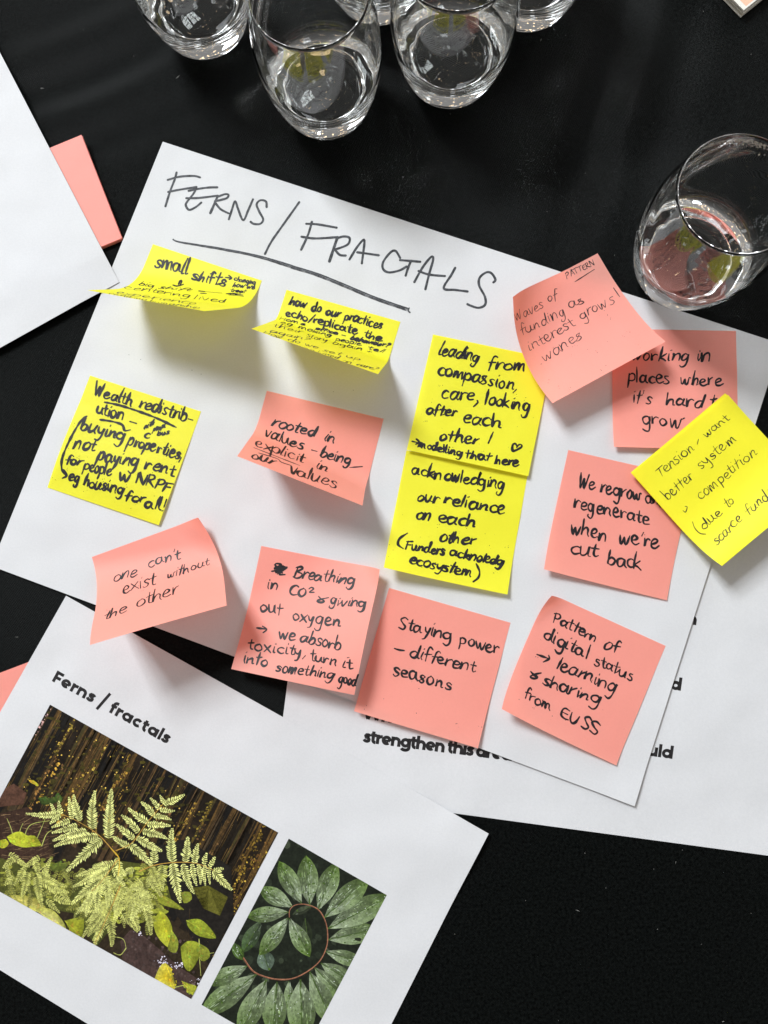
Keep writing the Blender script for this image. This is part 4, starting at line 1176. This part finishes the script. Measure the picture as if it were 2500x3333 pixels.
pic.line([R2(x + 3, y - 3) for x, y in st], 1.0, 1.8, (.33, .15, .09))
gleaf((785, 755), (538, 1080), 150, GR, GT, 34)
gleaf((792, 765), (972, 1092), 150, GR, GT, 34)
pic.build("printed_photograph", prnt)

# ------------------------------------------------------------------ pads of pink notes under the sheets
def pad(name, a, b, z, n, label, grp=None):
    """a, b: photo pixels of the far and near right-hand corners of the top note"""
    A3, B3 = at(*a, z), at(*b, z)
    d = (B3 - A3).normalized(); left = Vector((d.y, -d.x, 0))
    L = (B3 - A3).length
    vs, fs = [], []
    for layer in range(n):
        zz = z - layer * z / n * 0.93
        off = Vector((math.sin(layer * 2.1) * .00025, math.cos(layer * 1.7) * .00025, 0))
        c = [A3 + off, B3 + off, B3 + left * S + off, A3 + left * S + off]
        th = z / n * 0.80
        base = len(vs)
        for p in c: vs.append((p.x, p.y, zz))
        for p in c: vs.append((p.x, p.y, zz - th))
        fs += [(base, base + 3, base + 2, base + 1), (base + 4, base + 5, base + 6, base + 7)]
        for i in range(4):
            j = (i + 1) % 4
            fs.append((base + i, base + j, base + 4 + j, base + 4 + i))
    o = mesh_obj(name, vs, fs, M_PINK)
    return tag(o, label, "sticky note pad")
pad("sticky_note_pad", (265, 440), (397, 776), .0028, 7, "thin pad of pink sticky notes mostly hidden under the blank sheet")
pn_r = at(140, 2137, .00025)
pn_d = (pn_r - at(0, 2190, .00025)).normalized()
pn_n = Vector((pn_d.y, -pn_d.x, 0))
o = sheet("sticky_note", [pn_r - pn_d * S, pn_r, pn_r + pn_n * S, pn_r - pn_d * S + pn_n * S], lambda u, v, x, y: .0004 + .0 * u, M_PINK, 6, 6)
tag(o, "blank pink note tucked under the edge of the sheet with plant photographs", "sticky note", GRP)

# ------------------------------------------------------------------ stack of cards beyond the glasses
def card_mat(name, c):
    return paper_mat(name, tuple(k * .93 for k in c), c)
M_PEACH = card_mat("peach_card_print", (.80, .47, .33))
M_CARDS = card_mat("card_stock", (.72, .70, .64))
cc = at(2409.7, 59, 0.0)
c1 = (at(2351.8, 0, 0) - cc).normalized()
c2 = Vector((-c1.y, c1.x, 0)) * (1 if (at(2480, 0, 0) - cc).dot(Vector((-c1.y, c1.x, 0))) > 0 else -1)
ORD = ("lowest", "second lowest", "third lowest", "third from top", "second from top", "topmost")
rc = random.Random(5)
for k in range(6):
    z0 = k * .00112; th = .00095
    off = c1 * rc.uniform(-.0006, .0006) + c2 * rc.uniform(-.0006, .0006)
    lay = [cc + off, cc + off + c1 * .105, cc + off + c1 * .105 + c2 * .148, cc + off + c2 * .148]
    vs = [(p.x, p.y, z0 + th) for p in lay] + [(p.x, p.y, z0 + .00002) for p in lay]
    fs = [(0, 1, 2, 3), (4, 7, 6, 5)] + [(i, 4 + i, 4 + (i + 1) % 4, (i + 1) % 4) for i in range(4)]
    o = mesh_obj("card", vs, fs, M_CARDS)
    bm = bmesh.new(); bm.from_mesh(o.data); bmesh.ops.recalc_face_normals(bm, faces=bm.faces[:]); bm.to_mesh(o.data); bm.free()
    tag(o, "%s pale card of the stack at the far right of the table" % ORD[k], "card", "stack of pale cards")
    if k == 5:
        q = [cc + off + c1 * a + c2 * b for a, b in ((.0012, .0030), (.10, .0030), (.10, .14), (.0012, .14))]
        pv = [(p.x, p.y, z0 + th + .00004) for p in q]
        mesh_obj("printed_panel", pv, [(0, 1, 2, 3)], M_PEACH, o)

# ------------------------------------------------------------------ drinking glasses
def glass_profile():
    H, rb, rB, rr, zb = .0900, .0265, .0383, .0325, .050
    def outer(z):
        if z < zb: return rb + (rB - rb) * math.sin(z / zb * math.pi / 2) ** .82
        return rr + (rB - rr) * math.cos((z - zb) / (H - zb) * math.pi / 2)
    pts = [(0.0, .0022), (.010, .0016), (.019, .0006), (.0225, .0), (.0248, .0003), (.0262, .0014)]
    for i in range(1, 41):
        z = .0022 + (H - .0022 - .0006) * i / 40
        pts.append((outer(z), z))
    wall = .00105
    pts += [(rr - .0003, H - .0001), (rr - wall * .36, H), (rr - wall * .6, H - .0003)]
    zf = .0200
    for i in range(39, -1, -1):
        z = zf + .0012 + (H - .0012 - zf - .0006) * i / 40
        t = max(0, 1 - (z - zf) / .022)
        r = outer(z) - wall * (1 - .35 * sstep(.055, .088, z)) - .0012 * t * t
        if i < 8: # rounded inner floor
            a = i / 8
            rr0 = outer(zf + .0012 + (H - .0012 - zf - .0006) * 8 / 40) - wall - .0012 * max(0, 1 - .0145 / .022) ** 2
            r = min(r, rr0 - .0105 * (1 - math.sin(math.acos(max(0, 1 - a)) if a < 1 else math.pi / 2)))
        pts.append((r, z))
    for k in (0.85, .65, .4, .2): pts.append((pts[-1][0] * k if k == .85 else .0215 * k, zf + .0012 - .0004 * (1 - k) - .0003))
    pts.append((0.0, zf + .0004))
    return pts
def make_glass_mesh():
    prof = glass_profile(); n = 96
    vs, fs = [], []
    idx = []
    for k_, (r, z) in enumerate(prof):
        if r <= 1e-6:
            idx.append([len(vs)]); vs.append((0, 0, z))
        else:
            idx.append(list(range(len(vs), len(vs) + n)))
            for i in range(n):
                a = 2 * math.pi * i / n
                rw = r + .00004 * sstep(.030, .042, z) * (1 - sstep(.070, .086, z)) * math.sin(13 * a + z * 330 + 1.2 * math.sin(3 * a)) * (1 if k_ > 46 else 0)
                vs.append((rw * math.cos(a), rw * math.sin(a), z))
    for k in range(len(prof) - 1):
        A_, B_ = idx[k], idx[k + 1]
        for i in range(n):
            j = (i + 1) % n
            if len(A_) == 1: fs.append((A_[0], B_[j], B_[i]))
            elif len(B_) == 1: fs.append((A_[i], A_[j], B_[0]))
            else: fs.append((A_[i], A_[j], B_[j], B_[i]))
    me = bpy.data.meshes.new("drinking_glass")
    me.from_pydata(vs, [], fs)
    bm = bmesh.new(); bm.from_mesh(me); bmesh.ops.recalc_face_normals(bm, faces=bm.faces[:]); bm.to_mesh(me); bm.free()
    for p in me.polygons: p.use_smooth = True
    me.materials.append(M_GLASS)
    return me
GM = make_glass_mesh()
for (px, py, lab) in ((1065, 336, "front empty tumbler of the cluster, nearest the written title"),
                      (2206, 880, "lone empty tumbler standing right of the cluster, near the pink notes"),
                      (672, 82, "leftmost empty tumbler of the cluster, half out of frame"),
                      (1464, 236, "empty tumbler just right of the cluster's front one"),
                      (1232, -28, "rear tumbler glimpsed between the two front ones of the cluster"),
                      (1712, -8, "rearmost tumbler at the right end of the cluster")):
    o = bpy.data.objects.new("drinking_glass", GM)
    COL.objects.link(o)
    p = at(px, py, 0.0)
    o.location = (p.x, p.y, 0.0004)
    if px == 2206: o.location.z = .0016
    o.rotation_euler = (0, 0, px * .37)
    tag(o, lab, "drinking glass", "clear drinking glasses")

# ------------------------------------------------------------------ dried residue inside the rim of the lone tumbler
lone = [o for o in bpy.data.objects if o.name.startswith("drinking_glass") and "lone" in o.get("label", "")][0]
M_RES, _nt, _n, _l, _b = new_mat("dried_residue")
noise_color(_nt, _b, (.55, .56, .56), (.75, .76, .76), 900)
rr_ = random.Random(8)
vs, fs = [], []
inv = Matrix.Rotation(-lone.rotation_euler.z, 4, 'Z')
for k in range(520):
    a = math.radians(82) + rr_.gauss(-0.12, .40)
    z = .0835 - abs(rr_.gauss(0, .0035)) + .002 * math.cos((a - 1.0) * 2)
    t = (z - .050) / .040
    r = .0325 + .0058 * math.cos(t * math.pi / 2) - .00115
    q = rr_.uniform(.00012, .00046)
    c = Vector((r * math.cos(a), r * math.sin(a), z))
    tx = Vector((-math.sin(a), math.cos(a), 0)); tz = Vector((0, 0, 1))
    b0 = len(vs)
    for i in range(5):
        g = 2 * math.pi * i / 5 + rr_.random()
        vs.append(inv @ (c + (tx * math.cos(g) + tz * math.sin(g)) * q * rr_.uniform(.6, 1.3)))
    fs.append(tuple(range(b0, b0 + 5)))
mesh_obj("residue", vs, fs, M_RES, lone)


# ------------------------------------------------------------------ lint on the cloth, crumbs on the title sheet
M_LINT, _nt, _n, _l, _b = new_mat("lint")
noise_color(_nt, _b, (.22, .22, .21), (.40, .39, .36), 600)
rl_ = random.Random(12)
vs, fs = [], []
for k in range(170):
    px, py = rl_.uniform(-50, 2550), rl_.uniform(-50, 3380)
    p = at(px, py, 0.0); p.z = cloth_z(p.x, p.y) + .00012
    a = rl_.uniform(0, 6.28); l = rl_.uniform(.0002, .0005) if rl_.random() < .8 else rl_.uniform(.0008, .002); w = rl_.uniform(.00007, .00014)
    d = Vector((math.cos(a), math.sin(a), 0)); nn = Vector((-d.y, d.x, 0))
    b0 = len(vs)
    vs += [p - d * l - nn * w * .4, p + nn * w + d * l * .2, p + d * l, p - nn * w + d * l * .1]
    fs.append((b0, b0 + 3, b0 + 2, b0 + 1))
mesh_obj("lint", vs, fs, M_LINT, cl)
